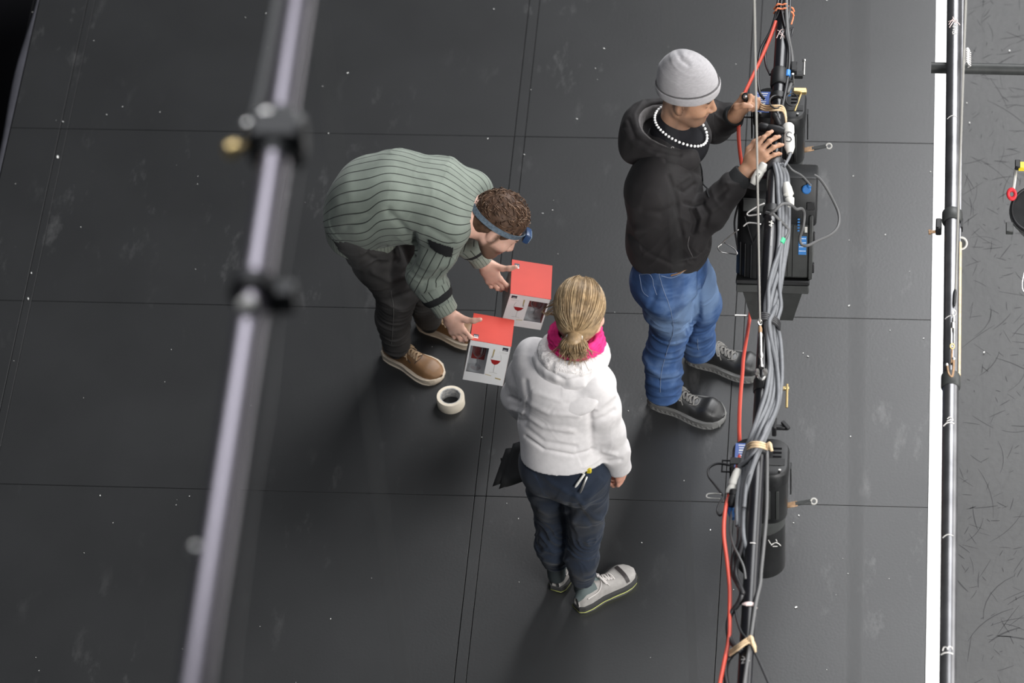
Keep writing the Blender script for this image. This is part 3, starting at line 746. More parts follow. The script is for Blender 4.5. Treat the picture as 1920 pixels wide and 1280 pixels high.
# =============================================================== woman seen from behind, white hoodie
def build_woman():
    fd = A(math.sin(.38), math.cos(.38), 0); rd = A(fd[1], -fd[0], 0)
    ankR, ankL = P(1092, 1092, .10), P(1043, 1068, .10)
    knR, knL = P(1096, 985, .47), P(1036, 962, .47)
    pel = P(1060, 862, .90); hipR = pel + rd * .080 - A(0, 0, .03); hipL = pel - rd * .080 - A(0, 0, .03)
    waist = P(1053, 800, 1.04); chest = P(1058, 722, 1.24); nb = P(1078, 655, 1.385); hc = P(1088, 583, 1.525)
    shR = P(1118, 718, 1.325); shL = P(1000, 664, 1.325)
    elR, wrR = P(1140, 808, 1.06), P(1162, 880, .865)
    elL, wrL = P(972, 742, 1.06), P(990, 800, .92) + A(0, .06, 0)
    base = (ankR + ankL) / 2; base[2] = 0
    hR = frame(A(.10, .93, -.34), A(.02, .34, .94))
    allp = (ankR, ankL, hc, elR, wrR, elL)
    lo, hi = bounds(*allp, m=.22); lo[2] = .03
    F = Field(lo, hi, .0042)
    hw = head_shape(F, hc, hR, .98)
    F.put(cone(hw(-.02, 0, -.05), nb + A(0, 0, -.02), .050, .058), .02)
    F.put(eseg(nb - A(0, 0, .12), waist, rd, (.11, .07), (.115, .085)), .04); F.put(eseg(waist, pel, rd, (.115, .085), (.14, .10)), .04)
    for sh, el, wr in ((shR, elR, wrR), (shL, elL, wrL)): limb(F, [nb - A(0, 0, .10), sh - A(0, 0, .02), el, wr], [.04, .036, .034, .025], .03)
    for h_, k_, a_ in ((hipR, knR, ankR), (hipL, knL, ankL)): limb(F, [pel, h_, k_, a_ - A(0, 0, .03)], [.09, .075, .05, .035], .03)
    dR = nrm(wrR - elR) + A(-.15, .25, -.1)
    hand_shape(F, wrR, dR, -rd, fd * .9 - A(0, 0, .2), [(48, 62, 45)] * 4, [(.8, .6, .45), (.9, .1, .5), (.9, -.3, .3)], .88, spread=(2, 0, -2, -4))
    dL = nrm(A(-.15, .45, -.8)); hand_shape(F, wrL, dL, rd, fd, [(30, 40, 30)] * 4, [(.7, .5, .6), (.9, 0, .5), (1, 0, .2)], .88)
    v, q = F.mesh(2)
    C = colorize(len(v), (.60, .36, .27)); C = head_colors(v, hc, hR, C, (.25, .17, .1))
    C = blend(C, (v[:, 2] < .30) * 1.0, (.05, .062, .066))
    hnd = np.linalg.norm(v - (wrR + .08 * nrm(dR)), axis=1); C = blend(C, (hnd < .12) * .5, (.62, .27, .19))
    body = meshobj('person', v, q, MAT['skin'], None, base, colors=C)
    tag(body, 'person with fair tied-back hair in a white hoodie standing with back to the camera', 'person', 'stage crew')
    # trousers
    F = Field(lo, hi, .0045)
    F.put(eseg(pel + A(0, 0, .10), pel - A(0, 0, .02), rd, (.140, .105), (.162, .128), 'a'), .03)
    F.put(ell(pel - fd * .045 - rd * .065 - A(0, 0, .04), (.085, .085, .10)), .05); F.put(ell(pel - fd * .045 + rd * .065 - A(0, 0, .04), (.085, .085, .10)), .05)
    for h_, k_, a_ in ((hipR, knR, ankR), (hipL, knL, ankL)):
        mid = (k_ + a_) / 2 - fd * .018
        limb(F, [h_, h_ * .45 + k_ * .55, k_, mid, a_ + A(0, 0, .035 if a_ is ankR else .060)], [.094, .083, .066, .062, .049], .02, flat_end=True)
    v, q = F.mesh(2)
    sg = [(pel + A(0, 0, .1), pel, .3), (hipR, knR, .9), (knR, ankR, 1.5), (hipL, knL, .9), (knL, ankL, 1.5)]
    v = crumple(v, q, sg, .0055, .16, 3.1, 1.6); v = crumple(v, q, [(a, b, s_ * (1.3 if b[2] < .2 else .15)) for a, b, s_ in sg], .0035, .07, 9., 1.4)
    v = fold(v, q, [([(1068, 930), (1060, 985), (1066, 1030)], 6, -.004), ([(1080, 930), (1105, 965), (1128, 975)], 6, .006), ([(1085, 945), (1110, 985)], 5, -.005),
                    ([(1010, 880), (1035, 905), (1065, 925)], 6, .005), ([(1125, 900), (1095, 945), (1075, 975)], 7, .006), ([(1075, 925), (1100, 918), (1128, 895)], 5, -.005),
                    ([(1010, 955), (1030, 965), (1062, 958)], 5, .004), ([(1020, 1050), (1045, 1055), (1062, 1048)], 4, .005), ([(1072, 1075), (1095, 1085), (1122, 1076)], 4, .006),
                    ([(1070, 1098), (1095, 1104), (1118, 1094)], 4, .005), ([(1020, 1030), (1040, 1036), (1062, 1030)], 4, .005)])
    meshobj('trousers', v, q, MAT['trouser_navy'], body); tv_, tq_ = v, q
    # hoodie
    F = Field(lo, hi, .0045)
    hem = P(1060, 850, .93); hem[:2] = (hem[:2] + pel[:2]) / 2
    F.put(eseg(hem, waist, rd, (.166, .150), (.160, .128), 'a'), .03)
    F.put(eseg(waist, chest, rd, (.158, .122), (.172, .125)), .03); F.put(eseg(chest, nb - A(0, 0, .03), rd, (.172, .120), (.088, .085)), .05)
    F.put(ell((shR + shL) / 2 - A(0, 0, .01), (.19, .090, .066), np.array([rd, fd, [0, 0, 1.]])), .05)
    limb(F, [shR, (shR + elR) / 2, elR, (elR * .5 + wrR * .5), wrR], [.063, .063, .058, .053, .044], .03, flat_end=True)
    limb(F, [shL, (shL + elL) / 2, elL, (elL * .5 + wrL * .5), wrL], [.063, .063, .058, .053, .044], .03, flat_end=True)
    v, q = F.mesh(2)
    sg = [(hem, waist, .3), (waist, chest, .4), (chest, nb, .2), (shR, elR, .7), (elR, wrR, 1.5), (shL, elL, 1.2), (elL, wrL, 1.4)]
    v = crumple(v, q, sg, .0034, .13, 1.7, 1.3)
    v = fold(v, q, [([(1106, 770), (1108, 800), (1112, 850)], 5, -.009), ([(985, 715), (989, 745), (984, 790)], 5, -.006),
                    ([(985, 752), (1030, 775), (1085, 778)], 5, 0.0043), ([(983, 775), (1020, 800), (1075, 808)], 5, 0.0050), ([(982, 798), (1020, 828), (1080, 838)], 4.5, -0.0037),
                    ([(1000, 735), (1050, 750), (1095, 745)], 5, 0.0031), ([(1102, 760), (1120, 765), (1150, 740)], 5, .006), ([(1112, 790), (1135, 782), (1152, 770)], 5, -.006),
                    ([(985, 818), (1020, 843), (1075, 853), (1115, 843)], 3.0, -.006), ([(1130, 845), (1155, 852)], 4, .005), ([(1140, 865), (1165, 862)], 4, -.005),
                    ([(955, 745), (975, 752)], 4, -.006), ([(958, 765), (980, 772)], 4, .006), ([(965, 785), (983, 790)], 4, -.006)])
    meshobj('hoodie', v, q, MAT['hoodie_white'], body)
    # hood lying on the back: a soft bag rising into a roll round the neck
    bk = -fd
    F = Field(*bounds(nb, m=.30), .0042)
    cen = nb + A(0, 0, .005)
    ring = []
    for a in np.linspace(-150, 150, 17):                       # 0 = back of the neck
        t = math.radians(a); dirr = bk * math.cos(t) + rd * math.sin(t)
        ring.append(cen + dirr * (.098 + .020 * max(0, math.cos(t))) + A(0, 0, -.012 - .030 * (1 - math.cos(t)) / 2 + .012 * math.cos(t)))
    for i in range(len(ring) - 1):
        r_ = .034 - .012 * abs(i - 7.5) / 7.5; F.put(cone(ring[i], ring[i + 1], r_, r_), .02)
    bag = frame(bk * .55 + A(0, 0, .83), rd)
    F.put(ell(cen + bk * .115 - A(0, 0, .085), (.040, .150, .105), np.array([nrm(bk * .80 + A(0, 0, .60)), rd, np.cross(nrm(bk * .80 + A(0, 0, .60)), rd)])), .045)
    F.put(ell(cen + A(0, 0, .03), (.083, .080, .10)), .012, sub=True)
    v, q = F.mesh(2)
    v = fold(v, q, [([(1005, 655), (1022, 690), (1060, 715), (1100, 705), (1125, 680)], 5, -.007), ([(1000, 670), (1015, 705), (1050, 728), (1095, 722)], 5, .005), ([(1015, 650), (1035, 680), (1080, 695), (1115, 672)], 4, .004)])
    meshobj('hood', v, q, MAT['hoodie_white'], body)
    F = Field(*bounds(nb, m=.24), .004)
    for i in range(1, len(ring) - 2): F.put(cone(ring[i] * .98 + cen * .02 + A(0, 0, .018), ring[i + 1] * .98 + cen * .02 + A(0, 0, .018), .027), .015)
    F.put(ell(cen + A(0, 0, .03), (.070, .066, .10)), .01, sub=True)
    v, q = F.mesh(1); v = v + vnorm(v, q) * (.0022 * vnoise(v * 95))[:, None]
    lin = meshobj('hood_lining', v, q, MAT['fleece_white'], body); tag(lin, 'fluffy pale fleece lining')
    # pink snood
    F = Field(*bounds(nb, m=.22), .0038)
    c2 = nb + A(0, 0, .045) + fd * .012
    for k in range(3):
        rr = []
        for a in np.arange(0, 361, 22.5):
            t = math.radians(a); rr.append(c2 + (bk * math.cos(t) * 1.05 + rd * math.sin(t) * 1.12) * (.080 - .004 * k) + A(0, 0, -.030 + .026 * k + .006 * math.sin(2 * t + k)))
        for i in range(len(rr) - 1): F.put(cone(rr[i], rr[i + 1], .0175), .008)
    v, q = F.mesh(1); rel = v - c2; ang = np.arctan2(rel @ rd, rel @ bk)
    v = v + vnorm(v, q) * (.0035 * np.sin(rel[:, 2] * 420 + 2.2 * np.sin(ang * 3) + 3 * vnoise(v * 14)))[:, None]
    sc = meshobj('neck_scarf', v, q, MAT['scarf_pink'], body); tag(sc, 'bright pink knitted neck scarf')
    # hair: cap + strands drawn back into a short pony tail
    F = Field(*bounds(hc, m=.24), .004)
    F.put(ell(hw(-.016, 0, .030), A(.110, .088, .102), hR), .01); F.put(ell(hw(-.05, 0, -.03), A(.062, .072, .060), hR), .03)
    F.put(ell(hw(.105, 0, -.05), A(.075, .075, .10), hR), .02, sub=True)
    v, q = F.mesh(2)
    hair = meshobj('hair', v, q, MAT['hair_fair'], body)
    rnd = np.random.RandomState(5); bun = hw(-.118, 0, -.045); paths = []; paths2 = []
    ec = hw(-.016, 0, .030); er = A(.112, .090, .104)
    bd = nrm(((bun - ec) @ hR.T) / er)
    for i in range(620):
        d0 = rnd.normal(size=3); d0 /= np.linalg.norm(d0)
        if d0[2] < -.15 and d0[0] > -.2: continue
        if d0[0] > .55 and d0[2] < .45: continue
        ang = math.acos(np.clip(d0 @ bd, -1, 1))
        if ang < .15: continue
        p = []; off = rnd.uniform(.99, 1.035); fr = rnd.uniform(.45, 1.0); ax = np.cross(d0, bd); wob = rnd.uniform(-.25, .25)
        for t in np.linspace(0, fr, 9):
            sl = (math.sin((1 - t) * ang) * d0 + math.sin(t * ang) * bd) / math.sin(ang)
            sl = sl + ax * wob * .25 * math.sin(math.pi * t); p.append(ec + ((sl * er * (off + .01 * math.sin(7 * t + i))) @ hR))
        (paths if rnd.rand() < .55 else paths2).append(np.array(p))
    strands(paths, .0021).build('hair_strands', MAT['hair_fair'], hair, smooth=True); strands(paths2, .0019).build('hair_strands', MAT['hair_fair_light'], hair, smooth=True)
    F = Field(*bounds(bun, m=.14), .0035)
    tip = bun + A(0, 0, -.075) - hR[0] * .018
    F.put(cone(bun + hR[0] * .03, bun + hR[0] * .004, .040, .026), .02); F.put(cone(bun - hR[0] * .012 - A(0, 0, .012), tip, .030, .022), .006)
    v, q = F.mesh(2); pt = meshobj('pony_tail', v, q, MAT['hair_fair'], body)
    paths = []
    for i in range(320):
        a = rnd.uniform(0, 6.28); rr = rnd.uniform(.4, 1.25) * .036; o = (hR[1] * math.cos(a) + hR[0] * math.sin(a) * .8) * rr
        e = tip + o * rnd.uniform(.6, 1.9) + rnd.normal(size=3) * .012 + A(0, 0, -rnd.uniform(-.02, .03))
        paths.append(catmull([bun + o * .55 + hR[0] * .01 + A(0, 0, .006), bun + o * 1.0 - hR[0] * .014 - A(0, 0, .014), (bun + tip) / 2 + o * 1.2 - hR[0] * .008, e], 3))
    strands(paths[:250], .0017).build('hair_strands', MAT['hair_fair'], pt, smooth=True); strands(paths[250:], .0016).build('hair_strands', MAT['hair_fair_light'], pt, smooth=True)
    MB().ring(bun - hR[0] * .004 - A(0, 0, .004), hR[2] * .75 - hR[0] * .65, .0275, .0035, 24, 6).build('hair_tie', MAT['chalk_white'], body)
    loose = [catmull([hw(.03, .086, .02), P(1042, 575, 1.5), P(1024, 590, 1.46), P(1019, 585, 1.45)], 5), catmull([hw(.02, .086, .0), P(1045, 590, 1.48), P(1032, 588, 1.45), P(1020, 588, 1.43)], 5),
             catmull([hw(.04, .083, .03), P(1040, 566, 1.5), P(1020, 578, 1.46)], 5), catmull([hw(.05, .08, .0), P(1046, 570, 1.48), P(1026, 576, 1.46), P(1016, 586, 1.45)], 5)]
    strands([l + rnd.normal(size=3) * .003 for l in loose for _ in range(4)], .0018).build('loose_hair', MAT['hair_fair'], body, smooth=True)
    # shoes
    ms = dict(upper=MAT['shoe_grey'], sole=MAT['sole_dark'], lace=MAT['lace_pale'], tongue=MAT['shoe_teal'], band=MAT['lime'])
    for hx, hy, dr in ((1082, 1143, P(1166, 1089) - P(1078, 1145)), (1043, 1108, A(.30, 1, 0))):
        ob, at, top = shoe(body, 'shoe', P(hx, hy, 0), dr, .275, .104, mats=ms, soleh=.028, toe=.062, collar=.112)
        b = MB()                                                   # teal ankle collar, toe strap, side overlays
        g = [at(t, l, .0025) for t in np.linspace(.0, .30, 6) for l in np.linspace(-.88, .88, 13)]
        meshobj('ankle_collar', np.array(g), [(i * 13 + j, i * 13 + j + 1, (i + 1) * 13 + j + 1, (i + 1) * 13 + j) for i in range(5) for j in range(12)], MAT['shoe_teal'], ob)
        g = [at(t, l, .003) for t in (.745, .77, .80) for l in np.linspace(-.95, .55, 12)]
        meshobj('toe_strap', np.array(g), [(i * 12 + j, i * 12 + j + 1, (i + 1) * 12 + j + 1, (i + 1) * 12 + j) for i in range(2) for j in range(11)], MAT['leather_dark'], ob)
        for l0 in (-1, 1):
            b = MB(); b.tube(catmull([at(.40, l0 * .5, .003), at(.38, l0 * .75, .003), at(.30, l0 * .95, .003), at(.12, l0 * .97, .003)], 5), .003, 6); b.build('side_stripe', MAT['lace_pale'], ob)
    # pens and key clip at the back pocket: a thing of its own, hung on the trousers
    def sv(x, y, lift): return surf_pts(tv_, tq_, [(x, y), (x + .5, y)], lift)[0]
    e = sv(1100, 884, .01); t = empty('key_clip', e, 'yellow and white key clip with two pens hanging at the navy back pocket', 'key clip')
    def pen(a, b_, r, m, nm): MB().lathe(sv(*a, r + .004), sv(*b_, r + .008), [(0, r * .6), (.04, r), (.8, r), (.93, r * .8), (1, r * .35)], 12).build(nm, m, t)
    pen((1095, 886), (1078, 911), .0048, MAT['white_plastic'], 'pen'); pen((1099, 891), (1086, 922), .0052, MAT['steel'], 'pen')
    MB().box(sv(1102, 879, .012), (.019, .012, .024), R=np.array([nrm(A(1, -.3, .3)), nrm(A(.3, 1, 0)), [0, 0, 1.]]), bev=.003).build('clip_tag', MAT['yellow_tape'], t)
    MB().ring(sv(1092, 880, .008), A(.4, -.7, .5), .011, .002, 16, 6, .7).build('carabiner', MAT['white_plastic'], t)
    MB().ring(sv(1106, 870, .008), A(.2, -.8, .4), .007, .0015, 16, 6).build('key_ring', MAT['steel'], t)
    # dark sheets held low in the left hand
    cc = wrL + .09 * dL
    quads = [([(962, 832), (1000, 822), (998, 893), (935, 918)], .86, 0), ([(948, 842), (985, 838), (992, 885), (923, 912)], .85, .012), ([(938, 860), (975, 850), (990, 900), (948, 912)], .84, .024)]
    names = ['topmost dark square sheet in the white-hooded person\'s left hand', 'second dark sheet fanned under the top one in the left hand', 'lowest dark sheet poking out left of the fan by the navy trousers']
    for (qd, z, dz), lb in zip(quads, names):
        ps = [P(x, y, .90 - (y - 820) * .0020 - dz) for x, y in qd]; nn = nrm(np.cross(ps[1] - ps[0], ps[3] - ps[0])); g = []
        for i in range(6):
            for j in range(6):
                a, b_ = i / 5, j / 5; p = (1 - a) * ((1 - b_) * ps[0] + b_ * ps[3]) + a * ((1 - b_) * ps[1] + b_ * ps[2]); g.append(p + nn * .006 * math.sin(3 * a + 2 * b_ + dz * 90))
        fc = [(i * 6 + j, i * 6 + j + 1, (i + 1) * 6 + j + 1, (i + 1) * 6 + j) for i in range(5) for j in range(5)]
        o = meshobj('dark_sheet', np.array(g), fc, MAT['sheet_black'], None, ps[0]); tag(o, lb, 'sheet', 'dark sheets in the hand')
        sm = o.modifiers.new('thick', 'SOLIDIFY'); sm.thickness = .0015
    return body
build_woman()
def inside(uv, poly):
    x, y = uv[:, 0], uv[:, 1]; r = np.zeros(len(uv), bool); p = np.asarray(poly, float)
    for (x0, y0), (x1, y1) in zip(p, np.roll(p, -1, 0)):
        r ^= ((y0 > y) != (y1 > y)) & (x < (x1 - x0) * (y - y0) / (y1 - y0 + 1e-9) + x0)
    return r
def patch_mesh(v, q, poly, lift, dmax=None):
    nn = vnorm(v, q); uv = proj(v); m = inside(uv, poly) & ((nn @ -FWD) > .0); dep = (v - CAM) @ FWD
    if dmax: m &= dep < np.median(dep[m]) + dmax
    fq = q[m[q].all(1)]; ids = np.unique(fq); re = np.full(len(v), -1); re[ids] = np.arange(len(ids))
    return v[ids] + nn[ids] * lift, re[fq]
def clothring(cen, bk, rd, a0, a1, n, rb, rs, zf):
    out = []
    for a in np.linspace(a0, a1, n):
        t = math.radians(a); out.append(cen + bk * math.cos(t) * rb(t) + rd * math.sin(t) * rs + A(0, 0, zf(t)))
    return out

# =============================================================== man in black hoodie and jeans at the pipe
def build_pipe_man():
    fd = nrm(A(.95, -.30, 0)); ld = A(-fd[1], fd[0], 0)
    ankR, ankL = P(1245, 733, .11), P(1310, 650, .11)
    knR, knL = P(1259, 606, .50), P(1314, 570, .50)
    pel = P(1259, 500, .93); hipR = pel - ld * .085 - A(0, 0, .03); hipL = pel + ld * .085 - A(0, 0, .03)
    waist = P(1252, 435, 1.09); chest = P(1243, 352, 1.28); nb = P(1262, 248, 1.455); hc = P(1288, 172, 1.64)
    shR = P(1236, 328, 1.385); shL = nb + ld * .165 + A(0, 0, -.055)
    elR, wrR = P(1288, 446, 1.165), P(1397, 323, 1.385)
    elL, wrL = P(1338, 232, 1.25), P(1379, 216, 1.385)
    base = (ankR + ankL) / 2; base[2] = 0
    hR = frame(A(.95, -.16, -.24), A(.22, .03, .97))
    lo, hi = bounds(ankR, ankL, hc, elR, wrR, wrL, chest, P(1465, 235, 1.45), m=.19); lo[2] = .03
    F = Field(lo, hi, .004)
    hw = head_shape(F, hc, hR, 1.02)
    F.put(cone(hw(-.02, 0, -.05), nb + A(0, 0, -.03), .056, .060), .02)
    F.put(eseg(nb - A(0, 0, .12), waist, ld, (.13, .08), (.13, .095)), .05); F.put(eseg(waist, pel, ld, (.13, .095), (.14, .10)), .04)
    for sh, el, wr in ((shR, elR, wrR), (shL, elL, wrL)): limb(F, [nb - A(0, 0, .10), sh - A(0, 0, .02), el, wr], [.05, .045, .038, .029], .03)
    for h_, k_, a_ in ((hipR, knR, ankR), (hipL, knL, ankL)): limb(F, [pel, h_, k_, a_ - A(0, 0, .03)], [.09, .078, .055, .04], .03)
    dR = P(1446, 262, 1.475) - P(1402, 314, 1.38)
    tR = hand_shape(F, wrR + nrm(dR) * .016, dR, nrm(A(.6, .7, -.2)), A(-.45, .75, .35), [(14, 26, 18), (16, 30, 22), (22, 32, 24), (26, 34, 26)],
                    [(.8, .75, .35), (.9, .25, .45), (.95, -.1, .4)], 1.02, spread=(10, 1, -7, -14))
    dL = P(1398, 190, 1.43) - P(1382, 212, 1.39)
    tL = hand_shape(F, wrL, dL, nrm(A(.55, -.65, .1)), A(.2, .2, .95), [(62, 82, 50), (64, 84, 50), (66, 84, 50), (68, 84, 50)], [(.6, .65, .55), (.75, -.1, .75), (.5, -.5, .7)], 1.02, spread=(2, 0, -2, -4))
    v, q = F.mesh(2)
    C = colorize(len(v), (.335, .185, .115)); C = head_colors(v, hc, hR, C, (.03, .02, .016), beard=((.11, .065, .045), .75), lips=(.26, .12, .10), s=1.02)
    C = blend(C, (v[:, 2] < .30) * 1.0, (.02, .02, .022))
    for tp in tR[:4] + tL: C = blend(C, np.clip((.016 - np.linalg.norm(v - tp, axis=1)) / .008, 0, 1) * .5, (.50, .31, .23))
    body = meshobj('person', v, q, MAT['skin'], None, base, colors=C)
    tag(body, 'person in grey beanie, black hoodie and blue jeans working at the cable-wrapped pipe', 'person', 'stage crew')
    # jeans
    F = Field(lo, hi, .0045)
    F.put(eseg(pel + A(0, 0, .12), pel - A(0, 0, .02), ld, (.150, .118), (.165, .132), 'a'), .03)
    F.put(ell(pel - fd * .055 - ld * .06 - A(0, 0, .05), (.085, .085, .10)), .05)
    for h_, k_, a_ in ((hipR, knR, ankR), (hipL, knL, ankL)):
        mid = (k_ + a_) / 2 - fd * .02
        limb(F, [h_, h_ * .5 + k_ * .5, k_, mid, a_ + A(0, 0, -.012)], [.100, .094, .080, .074, .070], .02, flat_end=True)
    v, q = F.mesh(2)
    sg = [(pel + A(0, 0, .1), pel, .2), (hipR, knR, .7), (knR, ankR, 1.0), (hipL, knL, .7), (knL, ankL, 1.0)]
    v = crumple(v, q, sg, .0075, .12, 4.2); v = crumple(v, q, [(a, b, s_ * (1.3 if b[2] < .2 else .4)) for a, b, s_ in sg], .005, .055, 7.)
    v = fold(v, q, [([(1288, 640), (1300, 615), (1312, 600)], 5, -.008), ([(1215, 575), (1240, 590), (1275, 600)], 8, .006), ([(1220, 600), (1250, 612), (1290, 610)], 7, -.006),
                    ([(1222, 560), (1245, 568), (1290, 560)], 7, -.005), ([(1214, 690), (1240, 705), (1280, 698)], 5, .006), ([(1214, 715), (1245, 728), (1282, 718)], 5, .006),
                    ([(1312, 470), (1312, 520), (1312, 590), (1290, 620)], 4, -.010), ([(1285, 628), (1310, 640), (1332, 630)], 5, .005), ([(1230, 540), (1225, 560), (1218, 575)], 6, -.006)])
    # worn pale zones on the thigh fronts and knees
    fade = np.zeros(len(v)); nn = vnorm(v, q)
    for h_, k_ in ((hipR, knR), (hipL, knL)):
        al, an, di, t = axis_coords(v, h_, k_, fd); fade = np.maximum(fade, np.exp(-((al - .22) / .16) ** 2) * np.clip(nn @ nrm(fd * .8 - ld * .5), 0, 1) * (di < .14))
    fade = .18 + .62 * fade + .14 * vnoise(v * 11) + .12 * (1 - np.abs(vnoise(v * np.array([20, 20, 60]))))
    jeans = meshobj('jeans', v, q, MAT['denim_blue'], body, attrs={'fade': fade})
    def seam(px, r=.0013, m='jeans_seam', nm='seam', par=jeans, vv=None, qq=None):
        MB().tube(surf_pts(v if vv is None else vv, q if qq is None else qq, px, r * .6), r, 6).build(nm, MAT[m], par)
    seam([(1234, 506), (1243, 540), (1257, 580), (1262, 620), (1250, 660), (1240, 700), (1238, 735)])
    seam([(1181, 490), (1205, 500), (1231, 508)]); seam([(1199, 514), (1220, 515), (1227, 540), (1232, 553)]); seam([(1199, 514), (1205, 545), (1216, 556)])
    seam([(1258, 516), (1275, 511), (1294, 499)], .0034, 'leather_brown', 'pocket_edge'); seam([(1240, 517), (1262, 520), (1290, 503), (1295, 497)], .0016); seam([(1308, 635), (1308, 648), (1310, 656)])
    # hoodie body
    F = Field(lo, hi, .0045)
    hem = P(1256, 466, .965)
    F.put(eseg(hem, waist, ld, (.168, .142), (.172, .148), 'a'), .03)
    F.put(eseg(waist, chest, ld, (.172, .146), (.180, .126)), .03); F.put(eseg(chest, nb - A(0, 0, .035), ld, (.180, .122), (.10, .092)), .06)
    F.put(ell((shR + shL) / 2 - fd * .01 - A(0, 0, .012), (.19, .095, .070), np.array([ld, fd, [0, 0, 1.]])), .04)
    F.put(ell(hem - ld * .03 + fd * .01 + A(0, 0, .06), (.15, .15, .08)), .05)
    cR = wrR - nrm(wrR - elR) * .080; cL = wrL - nrm(wrL - elL) * .06
    limb(F, [shR, (shR + elR) / 2, elR, (elR * .5 + cR * .5), cR], [.076, .072, .070, .064, .056], .03)
    limb(F, [shL, (shL + elL) / 2, elL, cL], [.083, .078, .070, .054], .03)
    F.put(ell(nb + A(0, 0, .03) + fd * .03, (.080, .080, .10)), .012, sub=True)
    v, q = F.mesh(2)
    sg = [(hem, waist, .5), (waist, chest, .6), (chest, nb, .3), (shR, elR, .9), (elR, cR, 1.4), (shL, elL, .9), (elL, cL, 1.2)]
    v = crumple(v, q, sg, .0085, .11, 2.3, 1.0)
    v = fold(v, q, [([(1270, 352), (1285, 360), (1303, 345)], 4, -.010), ([(1285, 380), (1300, 385), (1318, 378)], 4, -.010), ([(1296, 395), (1305, 415), (1300, 435)], 4, -.010),
                    ([(1308, 392), (1316, 410), (1310, 432)], 4, .008), ([(1318, 385), (1328, 400), (1322, 425)], 4, -.008), ([(1275, 340), (1290, 330)], 5, .008),
                    ([(1205, 395), (1240, 400), (1270, 385)], 7, -.008), ([(1195, 430), (1235, 425), (1268, 405)], 7, .007), ([(1250, 300), (1285, 305), (1310, 325)], 5, -.007),
                    ([(1335, 395), (1350, 385), (1362, 370)], 5, .007), ([(1345, 370), (1362, 355)], 5, -.006), ([(1180, 440), (1215, 475), (1262, 497), (1300, 488)], 4, -.006),
                    ([(1255, 330), (1270, 375), (1272, 410), (1278, 440)], 4, -.010), ([(1365, 345), (1385, 345)], 4, .006)])
    ho = meshobj('hoodie', v, q, MAT['hoodie_black'], body)
    MB().tube(surf_pts(v, q, [(1310, 300), (1318, 320), (1322, 345), (1330, 370)], .002), .0028, 6).build('zip', MAT['cuff_black'], ho)
    # pouch pocket opening with a pale edge
    MB().tube(surf_pts(v, q, [(1292, 443), (1290, 462), (1298, 480)], .0015), .0018, 6).build('pocket_edge', MAT['lining_grey'], ho)
    for a, b_, r_ in ((cR, wrR, .046), (cL, wrL, .044)):
        d = nrm(b_ - a); MB().lathe(a - d * .012, b_ - d * .004, [(0, r_ * .98), (.15, r_ * 1.04), (.6, r_ * .98), (.92, r_ * .94), (1, r_ * .88)], 28).build('cuff', MAT['cuff_black'], ho)
    F = Field(*bounds(hem, m=.30), .005)
    F.put(eseg(hem - A(0, 0, .035), hem + A(0, 0, .018), ld, (.164, .140), (.170, .145), 'ab'), .01); v2, q2 = F.mesh(2)
    meshobj('waistband', v2, q2, MAT['cuff_black'], ho)
    # undershirt
    F = Field(*bounds(nb, m=.24), .0045)
    F.put(ell(nb - A(0, 0, .05) + fd * .02, (.130, .115, .080), np.array([ld, fd, [0, 0, 1.]])), .01); F.put(cone(nb - A(0, 0, .03), nb + A(0, 0, .008) - fd * .01, .088, .074), .03)
    v2, q2 = F.mesh(2); meshobj('undershirt', v2, q2, MAT['shirt_black'], body)
    # hood lying open round the neck
    bk = -fd; rd = -ld; cen = nb + A(0, 0, -.005)
    F = Field(*bounds(nb + bk * .06, m=.30), .0042)
    ring = clothring(cen, bk, rd, -158, 158, 19, lambda t: .112 + .040 * max(0, math.cos(t)), .115, lambda t: .030 * math.cos(t) + .004)
    for i in range(len(ring) - 1):
        k = 1 - abs(i - 8.5) / 8.5; r_ = .022 + .014 * k; F.put(cone(ring[i], ring[i + 1], r_), .018)
        F.put(cone(ring[i] + A(0, 0, -.03), ring[i + 1] + A(0, 0, -.03), r_ + .008), .02)
    F.put(ell(cen + bk * .120 - A(0, 0, .055), (.085, .140, .065), np.array([bk, rd, [0, 0, 1.]])), .05)
    F.put(ell(cen + A(0, 0, .05) + bk * .02, (.108, .098, .115), np.array([bk, rd, [0, 0, 1.]])), .014, sub=True)
    F.put(cone(cen + fd * .10 + A(0, 0, -.15), cen + fd * .16 + A(0, 0, .05), .045, .05), .02, sub=True)
    v, q = F.mesh(2)
    v = fold(v, q, [([(1178, 225), (1190, 258), (1225, 278), (1275, 290)], 4, -.006), ([(1172, 245), (1190, 275), (1230, 290)], 5, .005), ([(1205, 190), (1190, 215), (1195, 240)], 4, .004)])
    hd = meshobj('hood', v, q, MAT['hoodie_black'], body)
    F = Field(*bounds(nb + bk * .06, m=.26), .004)
    c3 = cen + A(0, 0, .012); r2 = [p * .90 + (c3 + bk * .012) * .10 for p in ring]
    for i in range(1, len(r2) - 2): F.put(cone(r2[i], r2[i + 1], .019 + .008 * (1 - abs(i - 8.5) / 8.5)), .014)
    F.put(ell(cen + A(0, 0, .06) + bk * .02, (.100, .090, .12), np.array([bk, rd, [0, 0, 1.]])), .012, sub=True)
    v2, q2 = F.mesh(2); tag(meshobj('hood_lining', v2, q2, MAT['lining_grey'], hd), 'grey inner lining of the hood')
    MB().ring(surf_pts(v, q, [(1262, 272), (1263, 272)], .001)[0], A(.2, -.6, .75), .005, .002, 14, 6).build('eyelet', MAT['steel'], hd)
    # bead necklace
    b = MB(); cn = nb + A(0, 0, .030) + fd * .025
